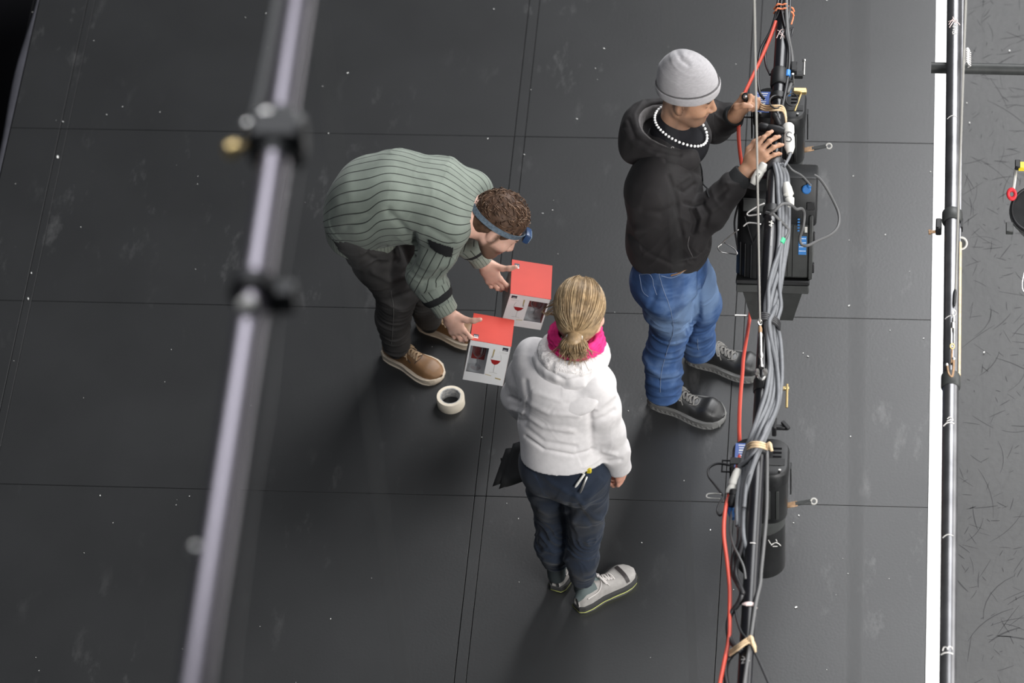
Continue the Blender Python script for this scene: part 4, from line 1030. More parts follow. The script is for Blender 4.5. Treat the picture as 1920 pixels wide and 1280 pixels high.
    for a in np.arange(-178, 178, 8.2):
        t = math.radians(a); p = cn + fd * math.cos(t) * (.090 + .016 * max(0, math.cos(t))) + ld * math.sin(t) * .083 + A(0, 0, .018 - .044 * math.cos(t) - .010 * math.cos(2 * t)); b.sphere(p, .0056, 8, 6)
    tag(b.build('necklace', MAT['pearl'], body), 'string of white round beads')
    # beanie
    F = Field(*bounds(hc, m=.24), .004)
    nC = nrm(hR[2] - .30 * hR[0]); oC = hw(-.008, 0, .046)
    F.put(ell(oC, A(.113, .094, .118), hR), .01); F.put(ell(hw(-.045, 0, .085), A(.075, .070, .080), hR), .04); F.clip(hc + hR[2] * .022, -nC)
    v, q = F.mesh(2)
    v = crumple(v, q, [(oC, oC + hR[2] * .12, 1.)], .0035, .05, 5.)
    v = fold(v, q, [([(1270, 97), (1278, 112), (1290, 120)], 5, -.006), ([(1262, 110), (1275, 104), (1292, 105)], 5, .004), ([(1290, 100), (1310, 112)], 6, -.003)])
    be = meshobj('beanie', v, q, MAT['beanie_grey'], body)
    F = Field(*bounds(hc, m=.24), .004)
    F.put(ell(oC, A(.1225, .1035, .128), hR), .01); F.clip(hc + hR[2] * .012, -nC); F.clip(hc + hR[2] * .052, nC); F.put(ell(oC - hR[2] * .02, A(.104, .086, .13), hR), .004, sub=True)
    v2, q2 = F.mesh(2); meshobj('beanie_rim', v2, q2, MAT['beanie_grey'], be)
    pr_ = []
    for a in np.linspace(0, 2 * math.pi, 41):
        h = .02
        for _ in range(12):
            rr = math.sqrt(max(0, 1 - (h / .123) ** 2)); pq = oC + hR[0] * math.cos(a) * .118 * rr + hR[1] * math.sin(a) * .0985 * rr; h = -((pq - hc - hR[2] * .053) @ nC) / (hR[2] @ nC)
        pr_.append(pq + hR[2] * h)
    MB().tube(pr_, .0024, 6, cap=False).build('rim_seam', MAT['lining_grey'], be)
    # safety shoes
    ms = dict(upper=MAT['shoe_black'], sole=MAT['sole_grey'], lace=MAT['lace_grey'], tongue=MAT['leather_dark'])
    for h0, t0 in (((1219, 749), (1349, 787)), ((1289, 668), (1395, 694))):
        ob, at, top = shoe(body, 'shoe', P(*h0, 0), P(*t0, 0) - P(*h0, 0), .318, .122, mats=ms, soleh=.030, toe=.078, collar=.108, lug=True)
        for l0 in (-1, 1):
            MB().tube(catmull([at(.05, l0 * .9, .001), at(.18, l0 * .95, .001), at(.30, l0 * .75, .001), at(.36, l0 * .5, .001)], 5), .0016, 6).build('seam', MAT['lace_grey'], ob)
        MB().tube(catmull([at(.56, -.62, .001), at(.64, -.35, .0012), at(.66, 0, .0012), at(.64, .35, .0012), at(.56, .62, .001)], 5), .0016, 6).build('seam', MAT['lace_grey'], ob)
        g = [at(t, l, .0022) for t in np.linspace(.88, .985, 5) for l in np.linspace(-.8, .8, 11)]
        meshobj('toe_guard', np.array(g), [(i * 11 + j, i * 11 + j + 1, (i + 1) * 11 + j + 1, (i + 1) * 11 + j) for i in range(4) for j in range(10)], MAT['shoe_black'], ob)
    # screwdriver handle in the left fist
    tc_ = (tL[1] + tL[2] + wrL + dL / np.linalg.norm(dL) * .09) / 3; tip = P(1397, 181, tc_[2] + .045)
    ax = nrm(A(-.35, -.55, .76)); t = empty('screwdriver', tip - ax * .05, 'black-handled tool with a shiny end gripped in the fist beside the pipe', 'hand tool')
    MB().lathe(tip - ax * .09, tip, [(0, .008), (.15, .014), (.5, .018), (.8, .0175), (.95, .016), (1, .010)], 14).build('handle', MAT['dark_plastic'], t)
    MB().lathe(tip - ax * .001, tip + ax * .004, [(0, .0085), (.6, .008), (1, .003)], 12).build('end_cap', MAT['steel'], t)
    MB().cyl(tip - ax * .17, tip - ax * .088, .0035, .0035, 8).build('shaft', MAT['steel'], t)
    return body
build_pipe_man()

# =============================================================== man in green jumper bending over the boxes
def build_bending_man():
    fd = nrm(A(1, -.12, 0)); ld = A(-fd[1], fd[0], 0)
    ankR, ankL = P(743, 646, .10), P(804, 597, .10)
    knR, knL = P(744, 548, .48), P(797, 522, .47)
    pel = P(684, 394, .90); hipR = pel - ld * .085 - A(0, 0, .03); hipL = pel + ld * .085 - A(0, 0, .03)
    mid = P(742, 362, 1.01); chest = P(820, 372, 1.0); nb = P(884, 394, .965); hc = P(934, 420, .93)
    shR = P(842, 430, .965); shL = P(886, 362, .955)
    elR, wrR = P(796, 514, .735), P(840, 587, .595)
    elL, wrL = P(866, 432, .75), P(907, 492, .60)
    base = (ankR + ankL) / 2; base[2] = 0
    hR = frame(A(.66, -.16, -.74), A(.58, .27, .77))
    lo, hi = bounds(ankR, ankL, pel, hc, wrR, wrL, mid, chest, m=.20); lo[2] = .03
    F = Field(lo, hi, .004)
    hw = head_shape(F, hc, hR, 1.0)
    F.put(cone(hw(-.03, 0, -.05), nb, .054, .062), .02)
    F.put(eseg(nb - fd * .05, mid, ld, (.15, .09), (.14, .10)), .05); F.put(eseg(mid, pel, ld, (.14, .10), (.14, .11)), .04)
    for sh, el, wr in ((shR, elR, wrR), (shL, elL, wrL)): limb(F, [nb - fd * .04, sh, el, wr], [.06, .052, .042, .029], .03)
    for h_, k_, a_ in ((hipR, knR, ankR), (hipL, knL, ankL)): limb(F, [pel, h_, k_, a_ - A(0, 0, .03)], [.09, .078, .055, .04], .03)
    dR = P(864, 632, .50) - wrR; dL = P(934, 538, .505) - wrL; cu = [(12, 28, 18), (14, 30, 20), (16, 34, 22), (20, 38, 24)]; th = [(.62, .80, -.1), (.25, .95, -.1), (.10, 1.0, .1)]
    tR = hand_shape(F, wrR + nrm(dR) * .004, dR, A(.3, .5, -.8), A(.93, -.28, -.02), cu, th, 1.0)
    tL = hand_shape(F, wrL + nrm(dL) * .004, dL, A(.3, .5, -.8), A(.93, -.28, -.02), cu, th, 1.0)
    v, q = F.mesh(2)
    C = colorize(len(v), (.66, .40, .31)); C = head_colors(v, hc, hR, C, (.07, .045, .03), beard=((.10, .058, .038), .92))
    C = blend(C, (v[:, 2] < .30) * 1.0, (.02, .02, .022))
    for tp in tR + tL: C = blend(C, np.clip((.022 - np.linalg.norm(v - tp, axis=1)) / .012, 0, 1) * .45, (.72, .38, .30))
    body = meshobj('person', v, q, MAT['skin'], None, base, colors=C)
    tag(body, 'person in a green ribbed jumper and headlamp bending over two red boxes', 'person', 'stage crew')
    # trousers
    F = Field(lo, hi, .0045)
    F.put(eseg(pel + A(.03, 0, .07), pel - A(0, 0, .03), ld, (.160, .13), (.165, .135)), .03); F.put(ell(pel - fd * .05 - A(0, 0, .03), (.10, .15, .11)), .05)
    for h_, k_, a_ in ((hipR, knR, ankR), (hipL, knL, ankL)):
        md = (k_ + a_) / 2 - fd * .015; limb(F, [h_, h_ * .5 + k_ * .5, k_, md, a_ + A(0, 0, -.005)], [.105, .098, .080, .068, .056], .02, flat_end=True)
    v, q = F.mesh(2)
    sg = [(pel, hipR, .2), (hipR, knR, .9), (knR, ankR, 1.0), (hipL, knL, .9), (knL, ankL, 1.0)]
    v = crumple(v, q, sg, .0085, .12, 8.2); v = crumple(v, q, [(a, b, s_ * (1.3 if b[2] < .2 else .5)) for a, b, s_ in sg], .005, .06, 2.)
    v = fold(v, q, [([(690, 480), (715, 495), (745, 490)], 6, -.007), ([(700, 510), (730, 525), (765, 515)], 6, .007), ([(735, 560), (760, 552), (778, 545)], 5, -.006), ([(660, 440), (690, 470), (740, 465)], 5, -.006)])
    tr = meshobj('trousers', v, q, MAT['charcoal_denim'], body)
    MB().tube(surf_pts(v, q, [(733, 545), (738, 580), (736, 620), (734, 645)], .001), .0014, 6).build('seam', MAT['lace_grey'], tr)
    # jumper
    F = Field(lo, hi, .0045)
    hem = pel + A(-.005, .0, -.020)
    F.put(eseg(hem, pel + A(.03, 0, .06), ld, (.178, .160), (.182, .150), ''), .04)
    F.put(eseg(pel + A(.03, 0, .05), mid, ld, (.180, .145), (.182, .135)), .05); F.put(eseg(mid, chest, ld, (.180, .135), (.182, .118)), .05)
    F.put(eseg(chest, nb - fd * .03, ld, (.178, .110), (.085, .082)), .06)
    F.put(eseg(mid - A(0, 0, .08), chest - A(0, 0, .05), ld, (.165, .10), (.16, .09)), .05)
    F.clip(hem - A(0, 0, .02), A(-.1, 0, -1.))
    F.put(cone(shR - fd * .02, shL - fd * .02, .088), .05)
    cR = wrR - nrm(wrR - elR) * .055; cL = wrL - nrm(wrL - elL) * .055
    limb(F, [shR, (shR + elR) / 2, elR, (elR + cR) / 2, cR], [.078, .072, .066, .058, .045], .03)
    limb(F, [shL, (shL + elL) / 2, elL, (elL + cL) / 2, cL], [.080, .076, .070, .060, .046], .035)
    v, q = F.mesh(2)
    sg = [(hem, mid, .5), (mid, chest, .3), (chest, nb, .2), (shR, elR, 1.1), (elR, cR, 1.2), (shL, elL, .8), (elL, cL, .8)]
    v = crumple(v, q, sg, .0085, .12, 6.4)
    v = fold(v, q, [([(728, 395), (755, 425), (775, 455)], 7, -.010), ([(650, 425), (690, 405), (725, 402)], 7, -.007), ([(775, 440), (778, 470), (765, 500)], 5, -.012), ([(800, 425), (850, 455)], 5, -.006),
                    ([(795, 530), (815, 522), (825, 510)], 5, -.010), ([(790, 545), (812, 540)], 5, .006), ([(840, 500), (850, 485)], 5, .008)])
    # rib lines run lengthwise: angle about the nearest limb axis
    rib = np.zeros(len(v)); best = np.full(len(v), 9.)
    sp_ = np.array([pel - fd * .22 - A(0, 0, .10), pel - fd * .06, pel + fd * .05 + A(0, 0, .04), mid, chest, nb, nb + fd * .2]); sp_ = catmull(sp_, 12); xs = sp_ @ fd; sv_ = v @ fd
    c0 = np.interp(sv_, xs, sp_ @ ld); z0 = np.interp(sv_, xs, sp_[:, 2]) - .03; dl = v @ ld - c0; dz = v[:, 2] - z0
    tor = np.hypot(dl / .19, dz / .15); best = tor * .98; rib = np.arctan2(dl, dz) * 5.0 + 40
    for a, b_, fr, rr in [((shR * .6 + elR * .4), elR, 2.4, .085), (elR, cR, 2.2, .07), ((shL * .6 + elL * .4), elL, 2.4, .08), (elL, cL, 2.2, .065)]:
        al, an, di, t = axis_coords(v, a, b_, [0.1, .3, -1.]); s_ = di / rr; m = s_ < best; best[m] = s_[m]; rib[m] = (an[m] * fr + 40)
    jm = meshobj('jumper', v, q, MAT['knit_green'], body, attrs={'rib': rib})
    vp, qp = patch_mesh(v, q, [(801, 446), (830, 457), (851, 463), (847, 482), (835, 481), (818, 472), (806, 462)], .003, .12)
    if len(qp): tag(meshobj('arm_patch', vp, qp, MAT['cuff_black'], jm), 'dark cloth patch on the upper sleeve')
    for a, b_, r_ in ((cR, wrR, .046), (cL, wrL, .044)):
        d = nrm(b_ - a); n_ = 40; V = []; Fc = []
        prof = [(-.018, 1.02), (0, 1.06), (.02, 1.05), (.045, 1.02), (.052, .9)]
        x = nrm(np.cross(d, [0, 0, 1.])); y = np.cross(d, x)
        for t, s_ in prof:
            for j in range(n_): g = 2 * math.pi * j / n_; V.append(a + d * t + (x * math.cos(g) + y * math.sin(g)) * r_ * s_)
        for i in range(len(prof) - 1):
            for j in range(n_): Fc.append((i * n_ + j, i * n_ + (j + 1) % n_, (i + 1) * n_ + (j + 1) % n_, (i + 1) * n_ + j))
        Fc.append(tuple((len(prof) - 1) * n_ + j for j in range(n_)))
        rb = np.array([(j % 2) * .5 for _ in prof for j in range(n_)]); meshobj('cuff', np.array(V), Fc, MAT['knit_rib'], jm, attrs={'rib': rb})
        MB().lathe(a - d * .036, a - d * .006, [(0, r_ * 1.42), (.5, r_ * 1.38), (1, r_ * 1.20)], 32, cap=False).build('dark_band', MAT['cuff_black'], jm)
    # ribbed hem
    F = Field(*bounds(hem, m=.28), .0045)
    F.put(eseg(hem - A(0, 0, .085), hem - A(0, 0, .012), ld, (.174, .156), (.176, .158), 'ab'), .01); v2, q2 = F.mesh(2)
    al, an, di, t = axis_coords(v2, hem - A(0, 0, .1), hem, [1, 0, 0.]); meshobj('hem', v2, q2, MAT['knit_rib'], jm, attrs={'rib': an * 11 + 50})
    F = Field(*bounds(nb, m=.2), .004)
    for k in range(2): F.put(eseg(nb - fd * .005, nb + nrm(hc - nb) * .022, ld, (.076, .070), (.070, .066), 'b'), .01)
    v2, q2 = F.mesh(2); al, an, di, t = axis_coords(v2, nb - fd * .05, hc, [0, 0, 1.]); meshobj('collar', v2, q2, MAT['knit_rib'], jm, attrs={'rib': an * 8 + 50})
    # hair
    F = Field(*bounds(hc, m=.22), .004)
    F.put(ell(hw(-.018, 0, .032), A(.108, .087, .102), hR), .01); F.put(ell(hw(-.07, 0, -.03), A(.045, .068, .055), hR), .03)
    F.put(ell(hw(.09, 0, -.045), A(.075, .10, .088), hR), .015, sub=True); F.put(ell(hw(.0, .09, -.03), A(.030, .030, .042), hR), .01, sub=True); F.put(ell(hw(.0, -.09, -.03), A(.030, .030, .042), hR), .01, sub=True)
    v, q = F.mesh(2); v = v + vnorm(v, q) * (.004 * vnoise(v * 55))[:, None]; hair = meshobj('hair', v, q, MAT['hair_brown'], body)
    rnd = np.random.RandomState(9); ec = hw(-.018, 0, .032); er = A(.109, .088, .103); p1, p2 = [], []; crown = nrm(A(-.55, .1, .83))
    for i in range(900):
        d0 = rnd.normal(size=3); d0 /= np.linalg.norm(d0)
        if d0[2] < -.05 and d0[0] > -.35: continue
        if d0[0] > .45 and d0[2] < .48: continue
        tg = d0 - crown * (d0 @ crown); tg = nrm(tg + .5 * np.cross(crown, d0) + rnd.normal(size=3) * .35); L_ = rnd.uniform(.25, .55); lift = rnd.uniform(.0, .09)
        p = [ec + ((nrm(d0 + tg * L_ * t) * er * (1.0 + lift * math.sin(2.6 * t) + .01)) @ hR) for t in np.linspace(0, 1, 6)]; (p1 if rnd.rand() < .6 else p2).append(np.array(p))
    strands(p1, .0022).build('hair_strands', MAT['hair_brown'], hair, smooth=True); strands(p2, .0020).build('hair_strands', MAT['hair_brown_light'], hair, smooth=True)
    # headlamp: strap round the skull and lamp on the forehead (worn, stays with the person)
    b = MB(); pr = []
    for a in np.arange(0, 360, 7.5):
        t = math.radians(a); pr.append((math.cos(t), math.sin(t)))
    V = []; Fc = []; nn_ = len(pr)
    for off in (-.011, .011):
        for sc_ in (1.0, 1.035):
            for c_, s_ in pr: V.append(hw(-.018 + c_ * .114 * sc_, s_ * .093 * sc_, .018 + .026 * c_ + off))
    for j in range(nn_):
        k = (j + 1) % nn_; Fc += [(nn_ + j, nn_ + k, 3 * nn_ + k, 3 * nn_ + j), (2 * nn_ + j, 2 * nn_ + k, k, j), (j, k, nn_ + k, nn_ + j), (3 * nn_ + j, 3 * nn_ + k, 2 * nn_ + k, 2 * nn_ + j)]
    st = meshobj('headlamp_strap', np.array(V), Fc, MAT['headband'], body, smooth='auto')
    lc = hw(.112, 0, .046); lf = nrm(hR[0] * .93 + hR[2] * .30); LR = np.array([lf, hR[1], np.cross(lf, hR[1])])
    MB().box(lc, (.026, .062, .042), R=LR, bev=.007, seg=2).build('lamp_body', MAT['lamp_blue'], st); MB().box(lc + lf * .0135, (.004, .050, .030), R=LR, bev=.0015).build('lamp_lens', MAT['lamp_lens'], st)
    MB().box(hw(-.125, .03, -.010), (.006, .03, .026), R=hR, bev=.002).build('strap_buckle', MAT['lamp_lens'], st)
    # shoes
    ms = dict(upper=MAT['leather_brown'], sole=MAT['sole_cream'], lace=MAT['lace_tan'], tongue=MAT['leather_brown'])
    for h0, t0 in (((722, 660), (819, 708)), ((786, 606), (880, 636))):
        ob, at, top = shoe(body, 'shoe', P(*h0, 0), P(*t0, 0) - P(*h0, 0), .285, .108, mats=ms, soleh=.026, toe=.058, collar=.094)
        for l0 in (-1, 1):
            g = [at(t, l0 * l, .0016) for t in np.linspace(.12, .30, 5) for l in np.linspace(.86, .995, 5)]
            meshobj('side_panel', np.array(g), [(i * 5 + j, i * 5 + j + 1, (i + 1) * 5 + j + 1, (i + 1) * 5 + j) for i in range(4) for j in range(4)], MAT['leather_dark'], ob)
            MB().tube(catmull([at(.30, l0 * .80, .001), at(.42, l0 * .80, .001), at(.55, l0 * .86, .001)], 5), .002, 6).build('zip', MAT['leather_dark'], ob)
            MB().tube(catmull([at(.58, l0 * .97, .0005), at(.62, l0 * .6, .0006), at(.64, 0, .0006)], 5), .0012, 6).build('seam', MAT['leather_dark'], ob)
    return body
build_bending_man()

# ------------------------------------------------------------------ boxes, tape
def gift_box(corner, dirW, dirH, dirD, lab, mirror):
    """corner = front top left; W to the right, H down the front, D to the back"""
    W_, H_, D_ = .160, .200, .168; Hn = nrm(dirH); Wn = nrm(np.asarray(dirW) - Hn * (np.asarray(dirW) @ Hn)); Dn = np.cross(Wn, Hn) * -1
    if Dn @ np.asarray(dirD) < 0: Dn = -Dn
    R = np.array([Wn, Dn, -Hn]); c = np.asarray(corner, float)
    def pt(u, v_, d=0.0): return c + Wn * u + Hn * v_ + Dn * d
    t = empty('wine_glass_box', pt(W_ / 2, H_, D_ / 2), lab, 'box', 'wine glass boxes')
    def slab(u0, u1, v0, v1, d0, d1, m, nm, par=t, bev=.0006): return MB().box(pt((u0 + u1) / 2, (v0 + v1) / 2, (d0 + d1) / 2), (abs(u1 - u0), abs(d1 - d0), abs(v1 - v0)), R=R, bev=bev).build(nm, MAT[m], par, smooth=False)
    lid = slab(-.001, W_ + .001, -.002, 0, -.001, D_ + .001, 'box_red', 'lid')
    slab(0, .002, 0, H_, 0, D_, 'box_grey', 'side_panel'); slab(W_ - .002, W_, 0, H_, 0, D_, 'box_red', 'side_panel')
    slab(.002, W_ - .002, 0, H_, D_ - .002, D_, 'box_red', 'back_panel'); slab(.002, W_ - .002, H_ - .002, H_, .002, D_ - .002, 'box_white', 'base_panel')
    X = (lambda u: W_ - u) if mirror else (lambda u: u)
    wu0, wu1, wv0, wv1 = .006, .078, .026, .158
    fr = MB()
    for a, b_, e, g in ((0, W_, 0, wv0), (0, W_, wv1, H_), (0, wu0, wv0, wv1), (wu1, W_, wv0, wv1)):
        a2, b2 = X(a), X(b_); fr.box(pt((a2 + b2) / 2, (e + g) / 2, .001), (abs(b2 - a2), .002, g - e), R=R, bev=0)
    fp = fr.build('front_panel', MAT['box_white'], t, smooth=False)
    slab(X(wu0), X(wu1), wv0, wv1, .0012, .0016, 'film', 'window_film', fp, 0)
    slab(X(.004), X(.110), .004, H_ - .004, .052, .054, 'box_white', 'insert_card'); slab(X(.018), X(.070), .035, .128, .0505, .0520, 'print_red', 'insert_print')
    def flat(poly, m, nm, par=fp): 
        ps = [(X(u), v_) for u, v_ in poly]; o = MB(); n = len(ps)
        o.add([pt(u, v_, -.0004) for u, v_ in ps] + [pt(u, v_, .0005) for u, v_ in ps], [tuple(range(n)), tuple(range(2 * n - 1, n - 1, -1))] + [(i, (i + 1) % n, n + (i + 1) % n, n + i) for i in range(n)]); return o.build(nm, MAT[m], par, smooth=False)
    def line(pts, w, m, nm): MB().tube([pt(X(u), v_, -.0001) for u, v_ in pts], w, 5).build(nm, MAT[m], fp)
    g0 = .112                                              # printed glass with red wine
    flat([(g0 - .020, .078), (g0 + .020, .078), (g0 + .012, .094), (g0 + .002, .101), (g0 - .003, .101), (g0 - .013, .094)], 'print_wine', 'wine_print')
    line([(g0 - .020, .078), (g0 - .018, .062), (g0 - .013, .050)], .0006, 'print_line', 'glass_print'); line([(g0 + .020, .078), (g0 + .019, .060), (g0 + .015, .048)], .0006, 'print_line', 'glass_print')
    line([(g0, .101), (g0, .140)], .0009, 'print_line', 'stem_print'); line([(g0 - .016, .143), (g0, .140), (g0 + .016, .143)], .0008, 'print_line', 'foot_print')
    flat([(g0 - .016, .026), (g0 - .010, .026), (g0 - .012, .060), (g0 - .017, .066)], 'print_gold', 'brush_print'); flat([(g0 - .019, .060), (g0 - .012, .060), (g0 - .013, .070), (g0 - .018, .070)], 'print_line', 'brush_print')
    flat([(g0 + .010, .163), (g0 + .034, .166), (g0 + .034, .172), (g0 + .012, .169)], 'print_gold', 'cork_print'); line([(g0 - .03, .155), (g0 - .005, .158)], .0014, 'print_gold', 'cork_print')
    lu = .142 if not mirror else .142
    lg = flat([(lu - .012, .010), (lu + .010, .010), (lu + .010, .026), (lu - .012, .026)], 'print_black', 'logo')
    for k, a in enumerate((.020, .0235)): line([(lu - .009, a), (lu + .006 - .004 * k, a)], .0008, 'chalk_white', 'logo_text')
    for k in range(2): line([(lu - .024, .034 + .005 * k), (lu + .010, .034 + .005 * k)], .0005, 'print_line', 'caption_text')
    # logo on the lid
    ld_ = .135 if mirror else .022; o = MB()
    def lidp(u, d): return c + Wn * u + Dn * d - Hn * .0024
    for a0, a1, d0, d1, m, nm in ((.010, .030, ld_, ld_ + .016, 'print_black', 'lid_logo'), (.011, .029, ld_ - .007, ld_ - .002, 'box_white', 'lid_text')):
        MB().box(lidp((a0 + a1) / 2, (d0 + d1) / 2), (a1 - a0, d1 - d0, .0008), R=R).build(nm, MAT[m], lid, smooth=False)
    for k in range(3): MB().box(lidp(.0145 + .0055 * k, ld_ + .004), (.003, .004, .0012), R=R).build('logo_letter', MAT['box_white'], lid, smooth=False)
    # the real glass behind the window: its own thing
    cu = X(.042); b0 = pt(cu, .150, .026); top = pt(cu, .030, .026)
    lb = 'wine glass inside the nearer red box behind its clear window' if not mirror else 'wine glass inside the farther red box behind its clear window'
    gl = MB().lathe(b0, top, [(0, .020), (.015, .020), (.03, .006), (.06, .0032), (.42, .0030), (.46, .006), (.52, .016), (.62, .0225), (.72, .0235), (.9, .021), (1.0, .018)], 28, cap=False).build('wine_glass', MAT['glass'], None, b0)
    tag(gl, lb, 'wine glass', 'boxed wine glasses')
    return t
gift_box(P(882, 637, .50), (.97, -.02, -.20), (-.20, -.18, -.96), (0, 1, -.2), 'nearer red and white wine glass box, window at its left, held over the tape roll', False)
gift_box(P(957, 550, .53), (.96, .05, -.25), (-.25, .06, -.96), (0, 1, 0), 'farther red-lidded wine glass box partly behind the nearer one', True)

def tape_roll():
    c = P(846, 757, 0); t = empty('tape_roll', c, 'cream masking tape roll standing on the floor beside the brown shoe', 'tape roll')
    ro, ri, h = .0555, .0400, .049; n = 48; V = []; Fc = []
    prof = [(ri + .002, 0), (ro - .001, 0), (ro, .002), (ro, h - .002), (ro - .0015, h), (ri + .002, h)]
    for j in range(n):
        a = 2 * math.pi * j / n
        for r, z in prof: V.append(c + A(r * math.cos(a), r * math.sin(a), z))
    m = len(prof)
    for j in range(n):
        k = (j + 1) % n
        for i in range(m): Fc.append((j * m + i, k * m + i, k * m + (i + 1) % m, j * m + (i + 1) % m))
    meshobj('tape', np.array(V), Fc, MAT['tape_cream'], t, smooth='auto')
    V = []; Fc = []
    for j in range(n):
        a = 2 * math.pi * j / n
        for r, z in ((ri - .0015, 0), (ri + .002, 0), (ri + .002, h - .0005), (ri - .0015, h - .0005)): V.append(c + A(r * math.cos(a), r * math.sin(a), z))
    for j in range(n):
        k = (j + 1) % n
        for i in range(4): Fc.append((j * 4 + i, k * 4 + i, k * 4 + (i + 1) % 4, j * 4 + (i + 1) % 4))
    meshobj('cardboard_core', np.array(V), Fc, MAT['card_core'], t, smooth='auto')
tape_roll()
# ------------------------------------------------------------------ the cable-wrapped pipe and what hangs on it
ZP = 1.41; RP = .0255
def pipe_px(y): return 1470 - .0574 * y
pa, pb = P(pipe_px(-160), -160, ZP), P(pipe_px(1440), 1440, ZP)
PAX = nrm(pb - pa)
pipe = empty('batten_pipe', pa, 'black steel pipe wrapped in cables running down the picture beside the beanie wearer', 'pipe')
MB().cyl(pa, pb, RP, RP, 36).build('tube', MAT['black_paint'], pipe)
def on_pipe(y, lat, lift=.0012, zp=None, rp=None, axpt=None):
    """point on the upper side of the pipe at picture row y, lat in -1..1 across"""
    c = axpt if axpt is not None else P(pipe_px(y), y, ZP); vd = nrm(CAM - c); w = PAX; vd = nrm(vd - w * (vd @ w)); sd = nrm(np.cross(w, vd))
    if sd @ RT < 0: sd = -sd
    r = (rp or RP) + lift; a = math.asin(max(-1, min(1, lat))); return c + r * (vd * math.cos(a) + sd * math.sin(a))
def mark(strokes, par, m='chalk_white', w=.0013, pf=on_pipe, nm='marking'):
    b = MB()
    for st in strokes:
        pts = catmull(st, 5) if len(st) > 2 else np.array([np.array(st[0]) * (1 - t) + np.array(st[1]) * t for t in np.linspace(0, 1, 6)])
        b.tube([pf(y, l) for l, y in pts], w, 5)
    return b.build(nm, MAT[m], par)
mark([[(-.7, 64), (-.2, 70), (.4, 80)], [(-.75, 78), (-.2, 66), (.3, 65), (.6, 70)], [(-.2, 82), (.1, 72), (.5, 62)], [(-.5, 72), (.2, 76), (.65, 76)]], pipe, 'chalk_pink')
mark([[(-.35, 1026.3), (.35, 1026.8)]], pipe); mark([[(-.6, 1244), (.45, 1246)]], pipe); mark([[(.1, 415), (.12, 470)]], pipe, 'chalk_white', .0006)
mark([[(-.55, 1252), (-.2, 1243), (-.5, 1238)], [(-.45, 1252), (0, 1250)]], pipe, 'chalk_white', .0009)
t_ = MB(); 
for k in range(3): t_.tube([on_pipe(1139 + 2 * k, l, .002) for l in np.linspace(-.8 + .2 * k, .5 + .2 * k, 8)], .0035, 6)
t_.build('tape_scrap', MAT['chalk_pink'], pipe)
mark([[(-.3, 425), (.3, 428)], [(-.25, 431), (.15, 433)], [(0, 423), (.02, 434)]], pipe, 'white_plastic', .003, nm='cable_tie')

def zc(x, y, r, over=0.0):
    s = 521.0; dx = (x - pipe_px(y)) / s; R = RP + r
    return ZP + (math.sqrt(R * R - dx * dx) if abs(dx) < R else -min(.03, abs(dx) - R)) + over
def cable(px, r, m, name='cable', label=None, cat='cable', group=None, z=None, over=0.0, n=8, sub=6):
    """px: (x, y[, z]) control points; without z the cable lies on the pipe"""
    pts = []
    for i, p in enumerate(px):
        zz = p[2] if len(p) > 2 else (z if z is not None else zc(p[0], p[1], r, over))
        pts.append(P(p[0], p[1], zz))
    pts = catmull(pts, sub); o = MB().tube(pts, r, n).build(name, MAT[m], None, pts[0], smooth=True)
    return tag(o, label, cat, group)
YS = [306, 330, 360, 400, 450, 500, 545, 575, 605, 650, 700, 750, 790, 838, 880, 930, 975, 1012]
bund = [[1452, 1457, 1459, 1461, 1461, 1454, 1440, 1435, 1436, 1441, 1446, 1440, 1424, 1406, 1395, 1387, 1385, 1390],
        [1457, 1464, 1465, 1467, 1466, 1461, 1449, 1443, 1443, 1447, 1453, 1447, 1432, 1413, 1400, 1391, 1388, 1391],
        [1461, 1470, 1471, 1473, 1472, 1467, 1457, 1450, 1449, 1453, 1459, 1454, 1440, 1419, 1404, 1394, 1390, 1393],
        [1465, 1476, 1478, 1479, 1477, 1469, 1462, 1457, 1454, 1459, 1465, 1461, 1447, 1427, 1410, 1398, 1394, 1395]]
for i, b in enumerate(bund):
    cable([(x, y) for x, y in zip(b, YS)] + [(1400 + 2 * i, 1045, ZP - .01), (1408, 1075, ZP - .06), (1412, 1100, ZP - .07)], .0086, 'grey_rubber', 'grey_cable', ('leftmost', 'second from left', 'third from left', 'rightmost')[i] + ' of the four grey cables leaving the black tape wrap', group='grey cables on the pipe', over=.002 * (i % 2))
cable([(1466, 453), (1458, 480), (1449, 505), (1441, 540), (1441, 575), (1439, 605), (1441, 650), (1443, 690), (1436, 735), (1423, 775), (1407, 820), (1396, 850), (1388, 890), (1382, 940), (1382, 985)], .0080, 'grey_rubber', 'grey_cable', 'grey cable running down and left from the green tape band', group='grey cables on the pipe', over=.013)
cable([(1466, 453), (1462, 500), (1461, 540), (1464, 575), (1457, 605), (1463, 640), (1466, 690), (1464, 730), (1455, 770), (1437, 800), (1424, 838), (1412, 870), (1400, 905), (1395, 950)], .0080, 'grey_rubber', 'grey_cable', 'grey cable running down the right of the bundle from the green tape', group='grey cables on the pipe', over=.015)
cable([(1455, 572), (1448, 590), (1442, 605), (1446, 640), (1455, 680), (1459, 720), (1457, 760), (1440, 800), (1420, 838), (1404, 860), (1385, 875)], .0084, 'grey_rubber', 'grey_cable', 'grey cable lying topmost across the bundle below the lens spotlight', group='grey cables on the pipe', over=.02)
cable([(1448, 690), (1440, 720), (1430, 750), (1418, 790), (1409, 830), (1390, 900), (1380, 960)], .0075, 'grey_rubber', 'grey_cable', 'short grey cable at the left edge of the bundle above the blue plate', group='grey cables on the pipe', over=.0)
cable([(1436, 398), (1450, 402), (1461, 412), (1478, 430), (1474, 445), (1466, 455)], .0055, 'mid_rubber', label='thin grey cable crossing to a green tape mark on the pipe', over=.012)
